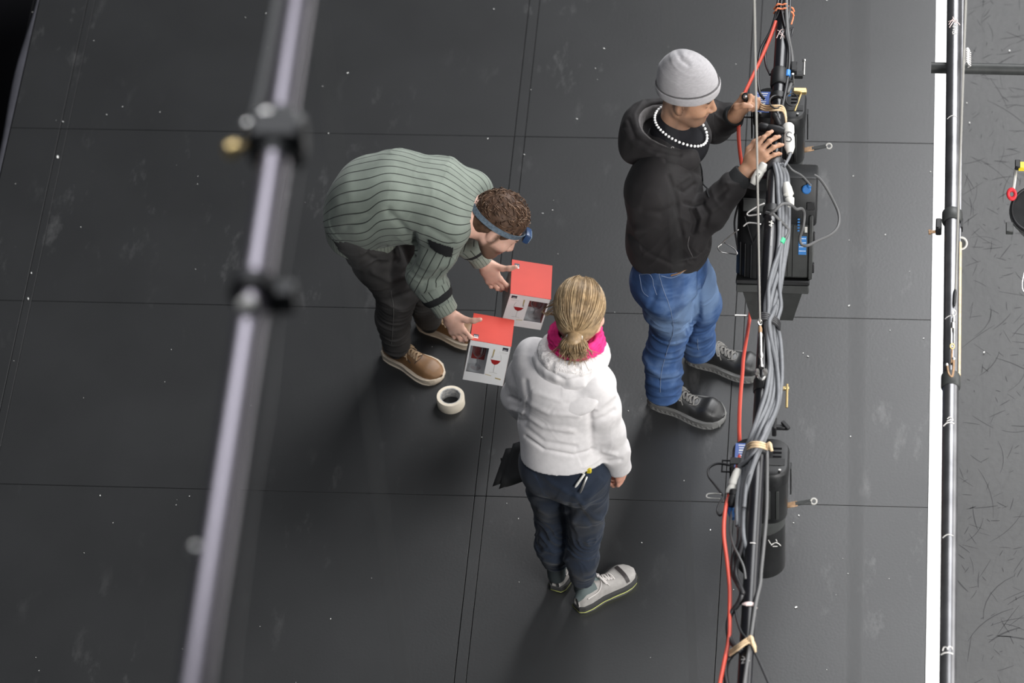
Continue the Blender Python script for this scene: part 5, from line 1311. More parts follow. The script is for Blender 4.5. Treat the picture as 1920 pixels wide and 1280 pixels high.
MB_ = MB().cyl(P(1468, 449, zc(1468, 449, .009, .012)), P(1464, 457, zc(1464, 457, .009, .014)), .0105, .0105, 14); tag(MB_.build('tape_band', MAT['green_tape'], None, P(1466, 453, ZP + .04)), 'small green tape band round grey cables', 'tape')
# red cable hanging beside the pipe
RC = [(1455, 40), (1445, 68), (1428, 108), (1408, 150), (1391, 190), (1385, 240), (1388, 290), (1398, 350), (1408, 430), (1410, 520), (1408, 575), (1402, 620), (1394, 670), (1392, 700), (1388, 745), (1386, 800), (1387, 850), (1376, 900), (1361, 950), (1357, 1000), (1363, 1050), (1368, 1100), (1368, 1150), (1367, 1195), (1358, 1240), (1349, 1285), (1340, 1340)]
RZ = np.interp([y for _, y in RC], [40, 150, 250, 300, 350, 430, 520, 575, 620, 670, 745, 800, 900, 1000, 1340], [1.42, 1.38, 1.34, 1.25, 1.1, .8, .62, .62, .75, .9, 1.1, 1.24, 1.36, 1.38, 1.40])
cable([(x, y, z) for (x, y), z in zip(RC, RZ)], .0072, 'orange_rubber', 'red_cable', 'red cable hanging loosely along the left of the black pipe')
# black cables at the top
TOPC = [([(1462, -40), (1458, 10), (1446, 55), (1426, 95), (1421, 140), (1424, 172), (1432, 185)], .0058, 'upper black cable bowing left beside the red cable'),
        ([(1468, -40), (1464, 12), (1450, 45), (1436, 90), (1436, 120), (1444, 140)], .0050, 'thin black cable bowing left just inside the outer one'),
        ([(1474, -40), (1475, 30), (1478, 70), (1485, 110), (1484, 150), (1477, 176)], .0078, 'dark cable with blue tape bands right of the pipe top'),
        ([(1483, -40), (1480, 25), (1474, 60), (1480, 95), (1478, 140), (1470, 185), (1466, 205)], .0065, 'black cable tucked against the right of the pipe top'),
        ([(1458, -40), (1466, 20), (1472, 50), (1476, 60), (1486, 52), (1484, 66), (1479, 72)], .0042, 'fine black cable curling by the orange ties')]
for p, r, lb in TOPC: cable(p, r, 'black_rubber' if r < .0078 else 'mid_rubber', label=lb, over=.004)
for i, y in enumerate((22, 30)):
    b = MB(); b.tube([on_pipe(y + 1.5 * l, l, .014 + .004 * math.sin(9 * l)) for l in np.linspace(-.98, .98, 14)], .0036, 6)
    if i: b.tube(catmull([on_pipe(30, .97, .014), on_pipe(36, .99, .013), on_pipe(46, .99, .008)], 5), .003, 6)
    tag(b.build('cable_tie', MAT['tie_orange'], None, on_pipe(y, 0)), ('upper' if i == 0 else 'lower, tailed') + ' orange tie round the cables at the top of the pipe', 'cable tie', 'orange ties')
for y, x in ((138, 1478), (172, 1479)):
    b = MB().cyl(P(x, y - 5, zc(x, y, .009)), P(x - 1, y + 5, zc(x, y, .009)), .0098, .0098, 14); tag(b.build('tape_band', MAT['blue_tape'], None, P(x, y, ZP)), ('upper' if y < 150 else 'lower') + ' blue tape band on the dark cable', 'tape', 'blue tape bands')
def loop(cx, cy, rx, z, r, lb, m='black_rubber', ry=None):
    ry = ry or rx; pts = [P(cx + rx * math.cos(a), cy + ry * math.sin(a), z + .015 * math.sin(a)) for a in np.linspace(0, 2 * math.pi * 1.05, 26)]
    tag(MB().tube(pts, r, 7).build('cable_loop', MAT[m], None, pts[0]), lb, 'cable')
loop(1455, 191, 12, ZP + .055, .0028, 'small round black cable loop over the pipe at the gripping hand'); loop(1485, 187, 11, ZP + .03, .0026, 'small round black cable loop right of the pipe', ry=12)

# clamp collars on the pipe
def collar(y0, y1, r, m, lb, nm='pipe_clamp', bolt=True):
    a, b = P(pipe_px(y0), y0, ZP), P(pipe_px(y1), y1, ZP); t = empty(nm, a, lb, 'clamp')
    MB().lathe(a, b, [(0, r * .92), (.1, r), (.9, r), (1, r * .92)], 24).build('collar', MAT[m], t)
    if bolt:
        c = (a + b) / 2; MB().box(c + A(r * 1.15, 0, -.005), (r * .8, .035, .03), bev=.003).build('jaw', MAT[m], t)
        MB().cyl(c + A(r * 1.5, 0, -.02), c + A(r * 1.5, 0, .03), .005, .005, 10).build('bolt', MAT['steel'], t)
    return t
t = collar(134, 163, .034, 'black_metal', 'black clamp collar on the pipe above the gripping hand')
b = MB(); c = P(1492, 140, 1.40); b.box(c, (.055, .028, .022), bev=.003); b.box(P(1489, 128, 1.42), (.022, .05, .03), bev=.003); b.build('bracket', MAT['black_metal'], t)
MB().lathe(P(1508, 112, 1.42), P(1507, 141, 1.40), [(0, .007), (.12, .007), (.13, .0045), (1, .0045)], 10).build('bolt', MAT['steel'], t)
b = MB(); p0, p1 = P(1503, 172, 1.42), P(1490, 208, 1.40); b.cyl(p0, p1, .0042, .0042, 10); b.build('bolt', MAT['brass'], t); MB().box(P(1500, 171, 1.42), (.05, .022, .02), bev=.003).build('wing_nut', MAT['brass'], t)
collar(302, 322, .036, 'black_rubber', 'black tape wrap over pipe and cable ends below the gripping hand', 'tape_wrap', False)
b = MB(); pts = [on_pipe(606 + 3 * l, l * 1., .026) for l in np.linspace(-.3, .99, 10)]
for k in range(4): b.tube([p + PAX * (.009 * k) for p in pts], .0055, 6)
tag(b.build('strap', MAT['black_rubber'], None, pts[0]), 'black fabric strap holding the grey cable bundle', 'strap')
def tie(px, over, lb, knot=None):
    b = MB()
    for k in range(3): b.tube(catmull([P(x, y + 4.2 * k - 4, zc(x, y, .012, over)) for x, y in px], 6), .0038, 6)
    if knot: b.sphere(P(knot[0], knot[1], ZP + .05), (.012, .017, .012), 10, 8); b.tube(catmull([P(knot[0], knot[1] - 6, ZP + .055), P(knot[0] + 3, knot[1] + 2, ZP + .06), P(knot[0] + 5, knot[1] + 9, ZP + .05)], 5), .006, 7)
    tag(b.build('cord_tie', MAT['tie_beige'], None, P(*px[0], ZP)), lb, 'cable tie', 'beige ties')
tie([(1401, 838), (1410, 833), (1425, 833), (1440, 838)], .030, 'beige cord tied round the grey bundle beside the blue label', (1442, 836))
tie([(1368, 1224), (1385, 1212), (1403, 1200), (1412, 1206), (1417, 1218)], .016, 'beige cord tie near the bottom of the black pipe', (1407, 1199))
tie([(1426, 199), (1436, 203), (1450, 202), (1466, 203), (1472, 212), (1474, 226)], .030, 'beige cord held under tension at the gripping hand')

# steel wire and turnbuckle carrying the pipe
WX = P(1425, 604, ZP + .055)
wire = MB(); wire.tube([WX, WX + A(0, 0, 6.0)], .0034, 8); tag(wire.build('suspension_wire', MAT['steel_cable'], None, WX), 'thin steel wire rising from the turnbuckle on the cable-wrapped pipe', 'wire')
cable([(1419, 330, ZP + .02), (1421, 380, ZP + .03), (1423, 440, ZP + .03), (1422, 500, ZP + .03), (1423, 560, ZP + .03), (1425, 600, ZP + .035)], .0045, 'black_rubber', label='black sleeve cable dropping to the turnbuckle')
tb = empty('turnbuckle', P(1427, 640, ZP), 'galvanised turnbuckle with shackle on the cable-wrapped pipe', 'turnbuckle')
def zt(y): return ZP + .052
b = MB(); b.ring(P(1425, 604, zt(0)), nrm(-FWD + A(.5, 0, 0)), .010, .0035, 18, 7, .7); b.build('eye', MAT['steel'], tb)
MB().lathe(P(1425, 612, zt(0)), P(1426, 628, zt(0)), [(0, .006), (.3, .008), (1, .006)], 12).build('thimble', MAT['rust'], tb)
MB().lathe(P(1426, 624, zt(0)), P(1427, 672, zt(0)), [(0, .006), (.08, .0085), (.2, .006), (.75, .006), (.88, .009), (1, .006)], 12).build('body', MAT['steel'], tb)
MB().lathe(P(1427, 672, zt(0)), P(1428, 690, zt(0)), [(0, .005), (.7, .005), (.75, .009), (1, .009)], 12).build('screw', MAT['steel'], tb)
for x in (1420, 1435):
    MB().lathe(P(x, 694, zt(0)), P(x, 700, zt(0) + .012), [(0, .008), (1, .008)], 6).build('bolt', MAT['steel'], tb)
b = MB(); b.tube(catmull([P(1421, 694, zt(0)), P(1422, 706, zt(0)), P(1428, 711, zt(0)), P(1434, 706, zt(0)), P(1435, 694, zt(0))], 6), .0048, 7); b.build('shackle', MAT['steel'], tb)
MB().lathe(P(pipe_px(712), 712, ZP), P(pipe_px(736), 736, ZP), [(0, RP + .002), (.1, RP + .005), (.9, RP + .005), (1, RP + .002)], 24).build('pipe_band', MAT['black_metal'], tb)
w_ = empty('wing_bolt', P(1472, 728, 1.39), 'brass wing bolt sticking out right of the grey bundle', 'bolt')
MB().box(P(1470, 728, 1.39), (.036, .014, .014), R=np.array([nrm(A(1, 0, .1)), [0, 1, 0], nrm(A(-.1, 0, 1))]), bev=.003).build('head', MAT['brass'], w_); MB().cyl(P(1476, 720, 1.40), P(1475, 764, 1.37), .0045, .0045, 10).build('shank', MAT['brass'], w_)

# ---------------------------------------------------------------- lamps
def rrloft(b, o, ax, xd, secs, n=7, cap=True):
    """rounded-rectangle loft along ax; secs = (t, half width, half depth, corner radius)"""
    ax = nrm(ax); xd = nrm(np.asarray(xd, float) - ax * (np.asarray(xd) @ ax)); yd = np.cross(xd, ax); V = []; Fc = []
    for t, hw, hh, cr in secs:
        for cx, cy, a0 in ((1, 1, 0), (-1, 1, 90), (-1, -1, 180), (1, -1, 270)):
            for k in range(n):
                a = math.radians(a0 + 90 * k / (n - 1)); V.append(np.asarray(o) + ax * t + xd * (cx * (hw - cr) + cr * math.cos(a)) + yd * (cy * (hh - cr) + cr * math.sin(a)))
    m = 4 * n
    for i in range(len(secs) - 1):
        for j in range(m): Fc.append((i * m + j, i * m + (j + 1) % m, (i + 1) * m + (j + 1) % m, (i + 1) * m + j))
    if cap: Fc.append(tuple(range(m - 1, -1, -1))); Fc.append(tuple((len(secs) - 1) * m + j for j in range(m)))
    b.add(V, Fc); return xd, yd
def profile_spot(cx, cy, lab, label_right=False):
    c = P(cx, cy, 1.31); ax = nrm(A(.0, -.16, -.98)); xd = A(1, 0, 0)
    t = empty('profile_spotlight', c, lab, 'stage light', 'profile spotlights')
    b = MB(); xd, yd = rrloft(b, c, ax, xd, [(0, .070, .080, .05), (.003, .094, .098, .055), (.012, .100, .104, .058), (.060, .100, .104, .058), (.064, .097, .101, .056)]); cap_ = b.build('rear_cap', MAT['black_metal'], t)
    for k in range(5):
        b = MB().box(c + xd * .058 + yd * (-.045 + .022 * k) - ax * .0005, (.030, .006, .004), R=np.array([xd, yd, ax])); b.build('vent_slot', MAT['black_void'], cap_)
    for sx in (-1, 1): MB().cyl(c + xd * .07 * sx - yd * .075, c + xd * .07 * sx - yd * .075 - ax * .005, .005, .005, 8).build('screw', MAT['steel'], cap_)
    b = MB(); rrloft(b, c, ax, xd, [(.064, .095, .099, .05), (.22, .095, .099, .05), (.235, .088, .09, .05)]); bd = b.build('housing', MAT['black_metal'], t)
    for k in range(4): MB().box(c + ax * .14 + xd * (.062 - .03 * k) - yd * .0995, (.010, .004, .13), R=np.array([xd, yd, ax]), bev=.001).build('cooling_rib', MAT['grey_metal'], bd)
    b = MB(); b.lathe(c + ax * .235, c + ax * .30, [(0, .088), (.2, .092), (.5, .090), (1, .086)], 32); b.build('lens_ring', MAT['grey_metal'], t)
    b = MB(); rrloft(b, c, ax, xd, [(.29, .083, .083, .078), (.31, .086, .086, .08), (.50, .086, .086, .08), (.505, .082, .082, .078)]); b.build('barrel', MAT['black_metal'], t)
    # rusty shutter lever with ring end
    l0 = c + ax * .20 + xd * .092 - yd * .03; l1 = l0 + A(.085, .012, .012)
    lR = np.array([nrm(l1 - l0), nrm(np.cross([0, 0, 1.], l1 - l0)), [0, 0, 1.]])
    lv = MB().box(l0 * .78 + l1 * .22, (.040, .024, .005), R=lR, bev=.0015).build('shutter_lever', MAT['rust'], t)
    MB().box(l0 * .32 + l1 * .68, (.058, .017, .006), R=lR, bev=.0015).build('lever_grip', MAT['grey_metal'], lv)
    MB().ring(l1 + A(.010, 0, 0), nrm(A(0, -.5, .85)), .010, .0035, 16, 6).build('lever_ring', MAT['steel_cable'], lv)
    # wire handle at the left of the cap
    h0 = c - xd * .100 + ax * .05; b = MB(); b.tube([h0 - yd * .03, h0 - yd * .03 - xd * .035, h0 + yd * .03 - xd * .035, h0 + yd * .03], .0035, 6); b.build('handle', MAT['dark_plastic'], t)
    # blue maker's plate with white lines on the left of the cap
    lx = -.064; lb = MB().box(c + xd * lx - ax * .001, (.052, .130, .003), R=np.array([xd, yd, ax]), bev=.0005).build('maker_plate', MAT['label_blue'], t)
    rr = random.Random(int(cx))
    for k in range(9):
        w = rr.uniform(.014, .040); b = MB().box(c + xd * (lx - .002 + rr.uniform(-.006, .006)) + yd * (-.055 + .0135 * k) - ax * .003, (w, .004 if k % 3 else .008, .001), R=np.array([xd, yd, ax])); b.build('plate_text', MAT['white_board'], lb)
    # yoke and hook clamp up to the pipe
    b = MB()
    for sx in (-1, 1): b.box(c + xd * .106 * sx + ax * .10 , (.005, .035, .12), R=np.array([xd, yd, ax]), bev=.001)
    b.box(P(pipe_px(cy + 10), cy + 10, 1.355), (.19, .03, .006), bev=.001); b.build('yoke', MAT['black_metal'], t)
    q = P(pipe_px(cy - 6), cy - 6, ZP); MB().lathe(q - PAX * .018, q + PAX * .018, [(0, RP + .003), (.1, RP + .008), (.9, RP + .008), (1, RP + .003)], 24).build('hook_clamp', MAT['black_metal'], t)
    return t
profile_spot(1462, 192, 'black profile spotlight at the gripping hand, upper of the two alike')
low_spot = profile_spot(1426, 855, 'black profile spotlight with blue maker plate hanging at the lower pipe')
b = MB(); l0 = P(1452, 800, 1.37); b.box(l0, (.016, .05, .05), bev=.003); b.box(P(1466, 801, 1.37), (.05, .018, .016), bev=.003); b.box(P(1473, 797, 1.38), (.014, .04, .012), R=np.array([nrm(A(.8, .6, 0)), nrm(A(-.6, .8, 0)), [0, 0, 1.]]), bev=.002)
tag(b.build('clamp_lever', MAT['dark_plastic'], None, l0), 'black clamp lever right of the pipe above the lower spotlight', 'clamp')
# logo-like scratches on the lower barrel
sp_ = P(1453, 1018, .90); b = MB()
for st in ([(1441, 1012), (1446, 1020), (1450, 1018)], [(1446, 1022), (1454, 1017), (1460, 1019), (1464, 1023)], [(1455, 1011), (1457, 1015)], [(1449, 1024), (1458, 1024)]):
    b.tube(catmull([PY(x, y, P(1426, 855, 1.31)[1] - .16 - .083) for x, y in st], 4) if len(st) > 2 else [PY(x, y, P(1426, 855, 1.31)[1] - .16 - .083) for x, y in st], .0012, 5)
b.build('scratch_mark', MAT['chalk_white'], low_spot)

def fresnel():
    c = P(1455, 318, 1.27); ax = nrm(A(-.01, -.52, -.86)); xd = nrm(A(1, 0, 0) - ax * ax[0]); yd = np.cross(xd, ax); R = np.array([xd, yd, ax])
    t = empty('fresnel_spotlight', c, 'big black lens spotlight with grey ribbed body and tapered hood under the pipe', 'stage light')
    def q(u, v_, w): return c + xd * u + yd * v_ + ax * w
    b = MB(); b.box(q(.075, 0, .095), (.165, .20, .19), R=R, bev=.012, seg=2); top = b.build('rear_box', MAT['black_metal'], t)
    MB().lathe(q(.118, -.100, .045), q(.118, -.112, .045), [(0, .017), (.7, .017), (1, .013)], 16).build('knob', MAT['blue_plastic'], top); MB().sphere(q(.128, -.108, .03), .010, 10, 6).build('knob', MAT['blue_plastic'], top)
    MB().box(q(.135, -.102, .110), (.03, .006, .03), R=R, bev=.002).build('switch', MAT['dark_plastic'], top)
    b = MB(); b.lathe(q(-.03, 0, .06), q(-.03, 0, .40), [(0, .090), (.08, .108), (.9, .112), (1, .112)], 40); drum = b.build('drum', MAT['black_metal'], t)
    b = MB(); b.tube(catmull([q(-.135, -.03, .12), q(-.150, -.04, .20), q(-.135, -.05, .30)], 6), .004, 6); b.build('handle', MAT['dark_plastic'], t)
    MB().box(q(-.075, -.105, .11), (.085, .012, .05), R=R, bev=.003).build('side_bracket', MAT['grey_metal'], drum)
    b = MB(); b.tube([q(-.11, -.09, .16), q(-.075, -.112, .26), q(-.03, -.115, .16)], .0025, 6); b.build('pull_wire', MAT['dark_plastic'], drum)
    for k in range(6): MB().box(q(-.03 - .115 * math.cos(math.radians(35 + 14 * k)), -.115 * math.sin(math.radians(35 + 14 * k)), .33), (.004, .006, .13), R=R, bev=.001).build('cooling_rib', MAT['black_metal'], drum)
    b = MB(); b.box(q(.065, 0, .285), (.135, .205, .21), R=R, bev=.006); body = b.build('body', MAT['grey_metal'], t)
    for k in range(4): MB().box(q(.020 + .018 * k, -.104, .285), (.004, .005, .20), R=R, bev=.001).build('cooling_rib', MAT['grey_metal'], body)
    b = MB(); b.box(q(.138, 0, .27), (.016, .215, .25), R=R, bev=.004); b.build('side_plate', MAT['grey_metal'], body)
    lb = MB().box(q(.108, -.1035, .262), (.030, .003, .072), R=R, bev=.0005).build('maker_plate', MAT['label_sky'], body)
    for k in range(4): MB().box(q(.108, -.1052, .235 + .016 * k), (.026, .001, .0016), R=R).build('plate_text', MAT['white_board'], lb)
    for k in range(5): MB().box(q(.092, -.1036, .205 - .011 * k), (.008, .003, .006), R=R).build('scale_tick', MAT['label_sky'], body)
    MB().box(q(.120, -.1040, .200), (.010, .003, .022), R=R).build('scale_pointer', MAT['white_plastic'], body)
    for k in (.24, .36): MB().box(q(.149, -.06, k), (.008, .03, .035), R=R, bev=.002).build('latch', MAT['dark_plastic'], body)
    b = MB(); b.box(q(.0, 0, .405), (.275, .245, .018), R=R, bev=.003); pl = b.build('front_plate', MAT['black_metal'], t)
    for v_ in (-1, 1): MB().box(q(0, .118 * v_, .430), (.270, .012, .030), R=R, bev=.002).build('frame_runner', MAT['grey_metal'], pl)
    for u in (-1, 1): MB().box(q(.130 * u, 0, .430), (.012, .225, .030), R=R, bev=.002).build('frame_runner', MAT['grey_metal'], pl)
    MB().box(q(-.045, -.126, .432), (.012, .004, .018), R=R).build('tape_tab', MAT['tie_orange'], pl)
    b = MB(); V = []
    for w, h in ((.445, .112), (.565, .078)):
        for a_, e in ((-1, -1), (1, -1), (1, 1), (-1, 1)): V.append(q(a_ * h, e * h * .95, w))
    for w, h in ((.445, .109), (.565, .075)):
        for a_, e in ((-1, -1), (1, -1), (1, 1), (-1, 1)): V.append(q(a_ * h, e * h * .95, w))
    Fc = [(i, (i + 1) % 4, 4 + (i + 1) % 4, 4 + i) for i in range(4)] + [(8 + (i + 1) % 4, 8 + i, 12 + i, 12 + (i + 1) % 4) for i in range(4)] + [(4 + i, 4 + (i + 1) % 4, 12 + (i + 1) % 4, 12 + i) for i in range(4)] + [(8 + i, 8 + (i + 1) % 4, (i + 1) % 4, i) for i in range(4)]
    b.add(V, Fc); b.build('snoot', MAT['grey_metal'], t, smooth=False)
    qq = P(pipe_px(398), 398, ZP); MB().lathe(qq - PAX * .02, qq + PAX * .02, [(0, RP + .003), (.1, RP + .008), (.9, RP + .008), (1, RP + .003)], 24).build('hook_clamp', MAT['black_metal'], t)
    return t
fresnel()
cable([(1443, 402, 1.46), (1455, 392, 1.48), (1468, 382, 1.48), (1483, 384, 1.46), (1493, 392, 1.40), (1503, 391, 1.36), (1508, 400, 1.32), (1506, 425, 1.28), (1500, 445, 1.24), (1503, 458, 1.22), (1515, 460, 1.22), (1535, 450, 1.22), (1557, 440, 1.22), (1571, 425, 1.22), (1573, 402, 1.22), (1562, 375, 1.24), (1548, 350, 1.27), (1536, 334, 1.29), (1526, 328, 1.30)], .0056, 'mid_rubber', label='grey mains lead looping out right of the big lens spotlight')
cable([(1470, 300, 1.42), (1485, 318, 1.40), (1502, 328, 1.36), (1512, 338, 1.33), (1521, 349, 1.30)], .004, 'mid_rubber', label='thin grey lead running to the blue knob')
cable([(1385, 430, 1.25), (1362, 448, 1.2), (1352, 458, 1.18), (1346, 464, 1.18), (1352, 472, 1.18), (1368, 475, 1.18), (1382, 476, 1.2), (1376, 466, 1.2), (1358, 455, 1.2)], .0024, 'steel', 'safety_wire', 'thin steel safety wire looped left of the big lens spotlight', 'wire')
for i, (p, lb) in enumerate([([(1433, 381, 1.44), (1418, 388, 1.42), (1402, 399, 1.40), (1404, 404, 1.40), (1420, 402, 1.43), (1426, 401, 1.44)], 'upper bent white wire end left of the pipe'), ([(1394, 424, 1.38), (1402, 418, 1.40), (1414, 418, 1.42), (1426, 420, 1.44)], 'lower bent white wire end left of the pipe')]):
    cable(p, .0026, 'chalk_white', 'wire_end', lb, 'wire', 'bent white wire ends')

# plugs and sockets by the hands
def plug(a, b, r, m, lb, prof=None, letter=None, nm='connector'):
    a, b = np.asarray(a), np.asarray(b); t = empty(nm, a, lb, 'connector')
    MB().lathe(a, b, prof or [(0, r * .75), (.06, r), (.30, r * .98), (.36, r * .82), (.45, r * .95), (.8, r * .92), (1, r * .55)], 16).build('shell', MAT[m], t)
    if letter:
        w = nrm(b - a); vd = nrm(CAM - a); vd = nrm(vd - w * (vd @ w)); sd = np.cross(w, vd); sd = sd if sd @ RT > 0 else -sd; o = MB()
        for st in letter:
            o.tube([a + (b - a) * (.40 + .28 * v_) + vd * (r * math.sqrt(max(.05, 1 - (u * .75) ** 2)) + .0006) + sd * u * r * .75 for u, v_ in catmull(st, 5)], .0016, 5)
        o.build('letter', MAT['ink'], t)
    return t
S_ = [[(.7, .05), (.2, -.08), (-.55, .1), (-.3, .45), (.3, .55), (.55, .85), (0, 1.08), (-.7, .95)]]
plug(P(1478, 233, 1.46), P(1481, 287, 1.43), .0215, 'white_plastic', 'white connector marked S right of the gripping fingers', letter=S_)
plug(P(1435, 306, 1.43), P(1411, 345, 1.38), .019, 'white_plastic', 'white connector below the black cuff', letter=[[(-.3, .9), (.2, .7), (-.2, .5), (.3, .35)]])
plug(P(1474, 343, 1.45), P(1483, 386, 1.42), .017, 'white_plastic', 'white connector tucked right of the grey bundle', prof=[(0, .012), (.2, .017), (.5, .020), (.62, .012), (.7, .018), (1, .012)])
plug(P(1423, 238, 1.45), P(1472, 246, 1.46), .019, 'dark_plastic', 'black ribbed plug lying across the pipe under the fingers')
plug(P(1452, 214, 1.46), P(1462, 236, 1.46), .013, 'dark_plastic', 'short black plug between cord tie and ribbed plug')
cable([(1483, 286, 1.43), (1478, 298, 1.44), (1470, 312, 1.45)], .006, 'grey_rubber', label='short grey lead leaving the S connector')
plug(P(1385, 880, 1.40), P(1369, 927, 1.37), .019, 'white_plastic', 'white connector below the blue maker plate', prof=[(0, .013), (.15, .017), (.6, .020), (.66, .016), (.9, .019), (1, .017)])
plug(P(1377, 918, 1.39), P(1371, 950, 1.37), .0165, 'dark_plastic', 'black plug joined to the lower white connector')
plug(P(1368, 948, 1.35), P(1376, 972, 1.35), .015, 'blue_plastic', 'small blue plug left of the lower pipe')
cable([(1370, 872, 1.27), (1345, 869, 1.26), (1329, 878, 1.26), (1329, 893, 1.26), (1340, 908, 1.27), (1352, 924, 1.29), (1356, 932, 1.30), (1348, 945, 1.30), (1345, 958, 1.30), (1350, 966, 1.31), (1358, 958, 1.32), (1362, 940, 1.34)], .0042, 'black_rubber', label='black lead bowing left from the lower spotlight')
cable([(1352, 926, 1.30), (1340, 925, 1.29), (1327, 926, 1.29), (1325, 932, 1.29), (1335, 934, 1.29), (1350, 935, 1.30)], .0022, 'steel_cable', 'wire_clip', 'flat wire clip sticking out left of the lower spotlight', 'wire')
cable([(1388, 990), (1385, 1020), (1376, 1045), (1375, 1075), (1384, 1095), (1391, 1110), (1385, 1130), (1371, 1150), (1365, 1175), (1370, 1200), (1386, 1220)], .0095, 'black_rubber', label='thick black cable snaking in and out left of the lower pipe', over=.006)
cable([(1394, 1000), (1391, 1025), (1382, 1055), (1380, 1078), (1388, 1098), (1393, 1112)], .008, 'black_rubber', label='second black cable twisted against the thick one at the lower pipe', over=.012)
cable([(1372, 955, 1.36), (1369, 990, 1.36), (1375, 1020, 1.39), (1384, 1040, 1.42), (1394, 1062, 1.43), (1398, 1085, 1.43)], .0045, 'mid_rubber', label='thin grey cable slanting onto the lower pipe')
cable([(1438, 846), (1438, 900), (1437, 960), (1432, 1020), (1427, 1070), (1425, 1095), (1417, 1130), (1411, 1170), (1407, 1200), (1401, 1240), (1394, 1290), (1388, 1340)], .0068, 'mid_rubber', label='grey cable along the right of the lower pipe crossing it near the bottom', over=.003)
cable([(1378, 1142, 1.40), (1383, 1165, 1.41), (1390, 1185, 1.43), (1402, 1200, 1.45), (1415, 1222, 1.42), (1430, 1255, 1.40), (1445, 1290, 1.38)], .0045, 'black_rubber', label='thin black cable leaving the beige tie to the lower right')
cable([(1392, 1214), (1378, 1222), (1365, 1238), (1360, 1260), (1364, 1290), (1368, 1330)], .0095, 'black_rubber', label='thick black cable looping left below the beige tie', over=.0)

# ---------------------------------------------------------------- grey pipe at the right with its fittings
ZR = 1.41; RR = .0285
def rp_px(y): return 1789.5 - .0098 * y
ra, rb_ = P(rp_px(-160), -160, ZR), P(rp_px(1440), 1440, ZR); RAX = nrm(rb_ - ra)
gp = empty('grey_pipe', ra, 'plain grey steel pipe running along the white strip at the right', 'pipe'); MB().cyl(ra, rb_, RR, RR, 36).build('tube', MAT['pipe_grey'], gp)
def on_rp(y, lat, lift=.0010):
    c = P(rp_px(y), y, ZR); vd = nrm(CAM - c); vd = nrm(vd - RAX * (vd @ RAX)); sd = nrm(np.cross(RAX, vd)); sd = sd if sd @ RT > 0 else -sd
    a = math.asin(max(-1, min(1, lat))); return c + (RR + lift) * (vd * math.cos(a) + sd * math.sin(a))
for y in (228, 603, 1013): mark([[(-.75, y + 2), (-.2, y - 1), (.45, y)]], gp, w=.0011, pf=on_rp)
# hand-written 2 and 3 over their metre ticks, P30 and a star, written along the pipe
mark([[(-.8, 805), (-.3, 802), (.45, 803)]], gp, w=.0016, pf=on_rp); mark([[(-.35, 795), (-.1, 792), (.25, 794), (.3, 798), (.05, 797), (-.4, 799)]], gp, w=.0013, pf=on_rp, nm='digit')
mark([[(-.8, 1233.5), (-.2, 1233), (.55, 1234)]], gp, w=.0016, pf=on_rp); mark([[(-.6, 1228), (-.45, 1222), (-.1, 1224), (-.05, 1227.5), (.1, 1222), (.4, 1222), (.5, 1226)]], gp, w=.0013, pf=on_rp, nm='digit')
mark([[(-.7, 54), (-.1, 46), (.45, 48)], [(-.6, 60), (0, 48), (.1, 42)], [(-.2, 42), (.05, 48), (.75, 54)], [(-.75, 48), (-.1, 49), (.35, 46), (.3, 53), (.0, 51)]], gp, 'chalk_pink', .0016, on_rp, 'star_mark')
mark([[(-.2, 74), (.35, 73)], [(-.15, 73.5), (-.2, 70), (.1, 69.5), (.12, 73)]], gp, w=.0010, pf=on_rp, nm='letter')
mark([[(-.15, 67.5), (-.1, 65), (.08, 66.5), (.12, 64.5), (.32, 65.5), (.3, 68)]], gp, w=.0010, pf=on_rp, nm='digit')
mark([[(.1, 62.5), (-.15, 61), (-.05, 58.5), (.25, 58.5), (.35, 61), (.1, 62.5)]], gp, w=.0010, pf=on_rp, nm='digit'); mark([[(.1, 56.5), (.1, 54.5), (.35, 54.5), (.35, 56.5), (.1, 56.5)]], gp, w=.0009, pf=on_rp, nm='digit')
# cross tube
ta = P(1746, 127, ZR - RR - .021); tbp = ta + A(1.3, 0, .0) + A(0, -.010, 0)
ct = empty('cross_tube', ta, 'grey tube lying crosswise under the right-hand pipe', 'pipe'); b = MB()
n = 28; d = nrm(tbp - ta); y_ = nrm(np.cross([0, 0, 1.], d)); z_ = np.cross(d, y_); V = []; Fc = []
for p, r in ((ta, .0195), (ta, .0215), (tbp, .0215), (ta + d * .25, .0195)):
    for j in range(n): a = 2 * math.pi * j / n; V.append(p + (y_ * math.cos(a) + z_ * math.sin(a)) * r)
for i0, i1 in ((0, 1), (1, 2), (3, 0)):
    for j in range(n): k = (j + 1) % n; Fc.append((i0 * n + j, i0 * n + k, i1 * n + k, i1 * n + j))
b.add(V, Fc); b.build('tube', MAT['grey_metal'], ct)
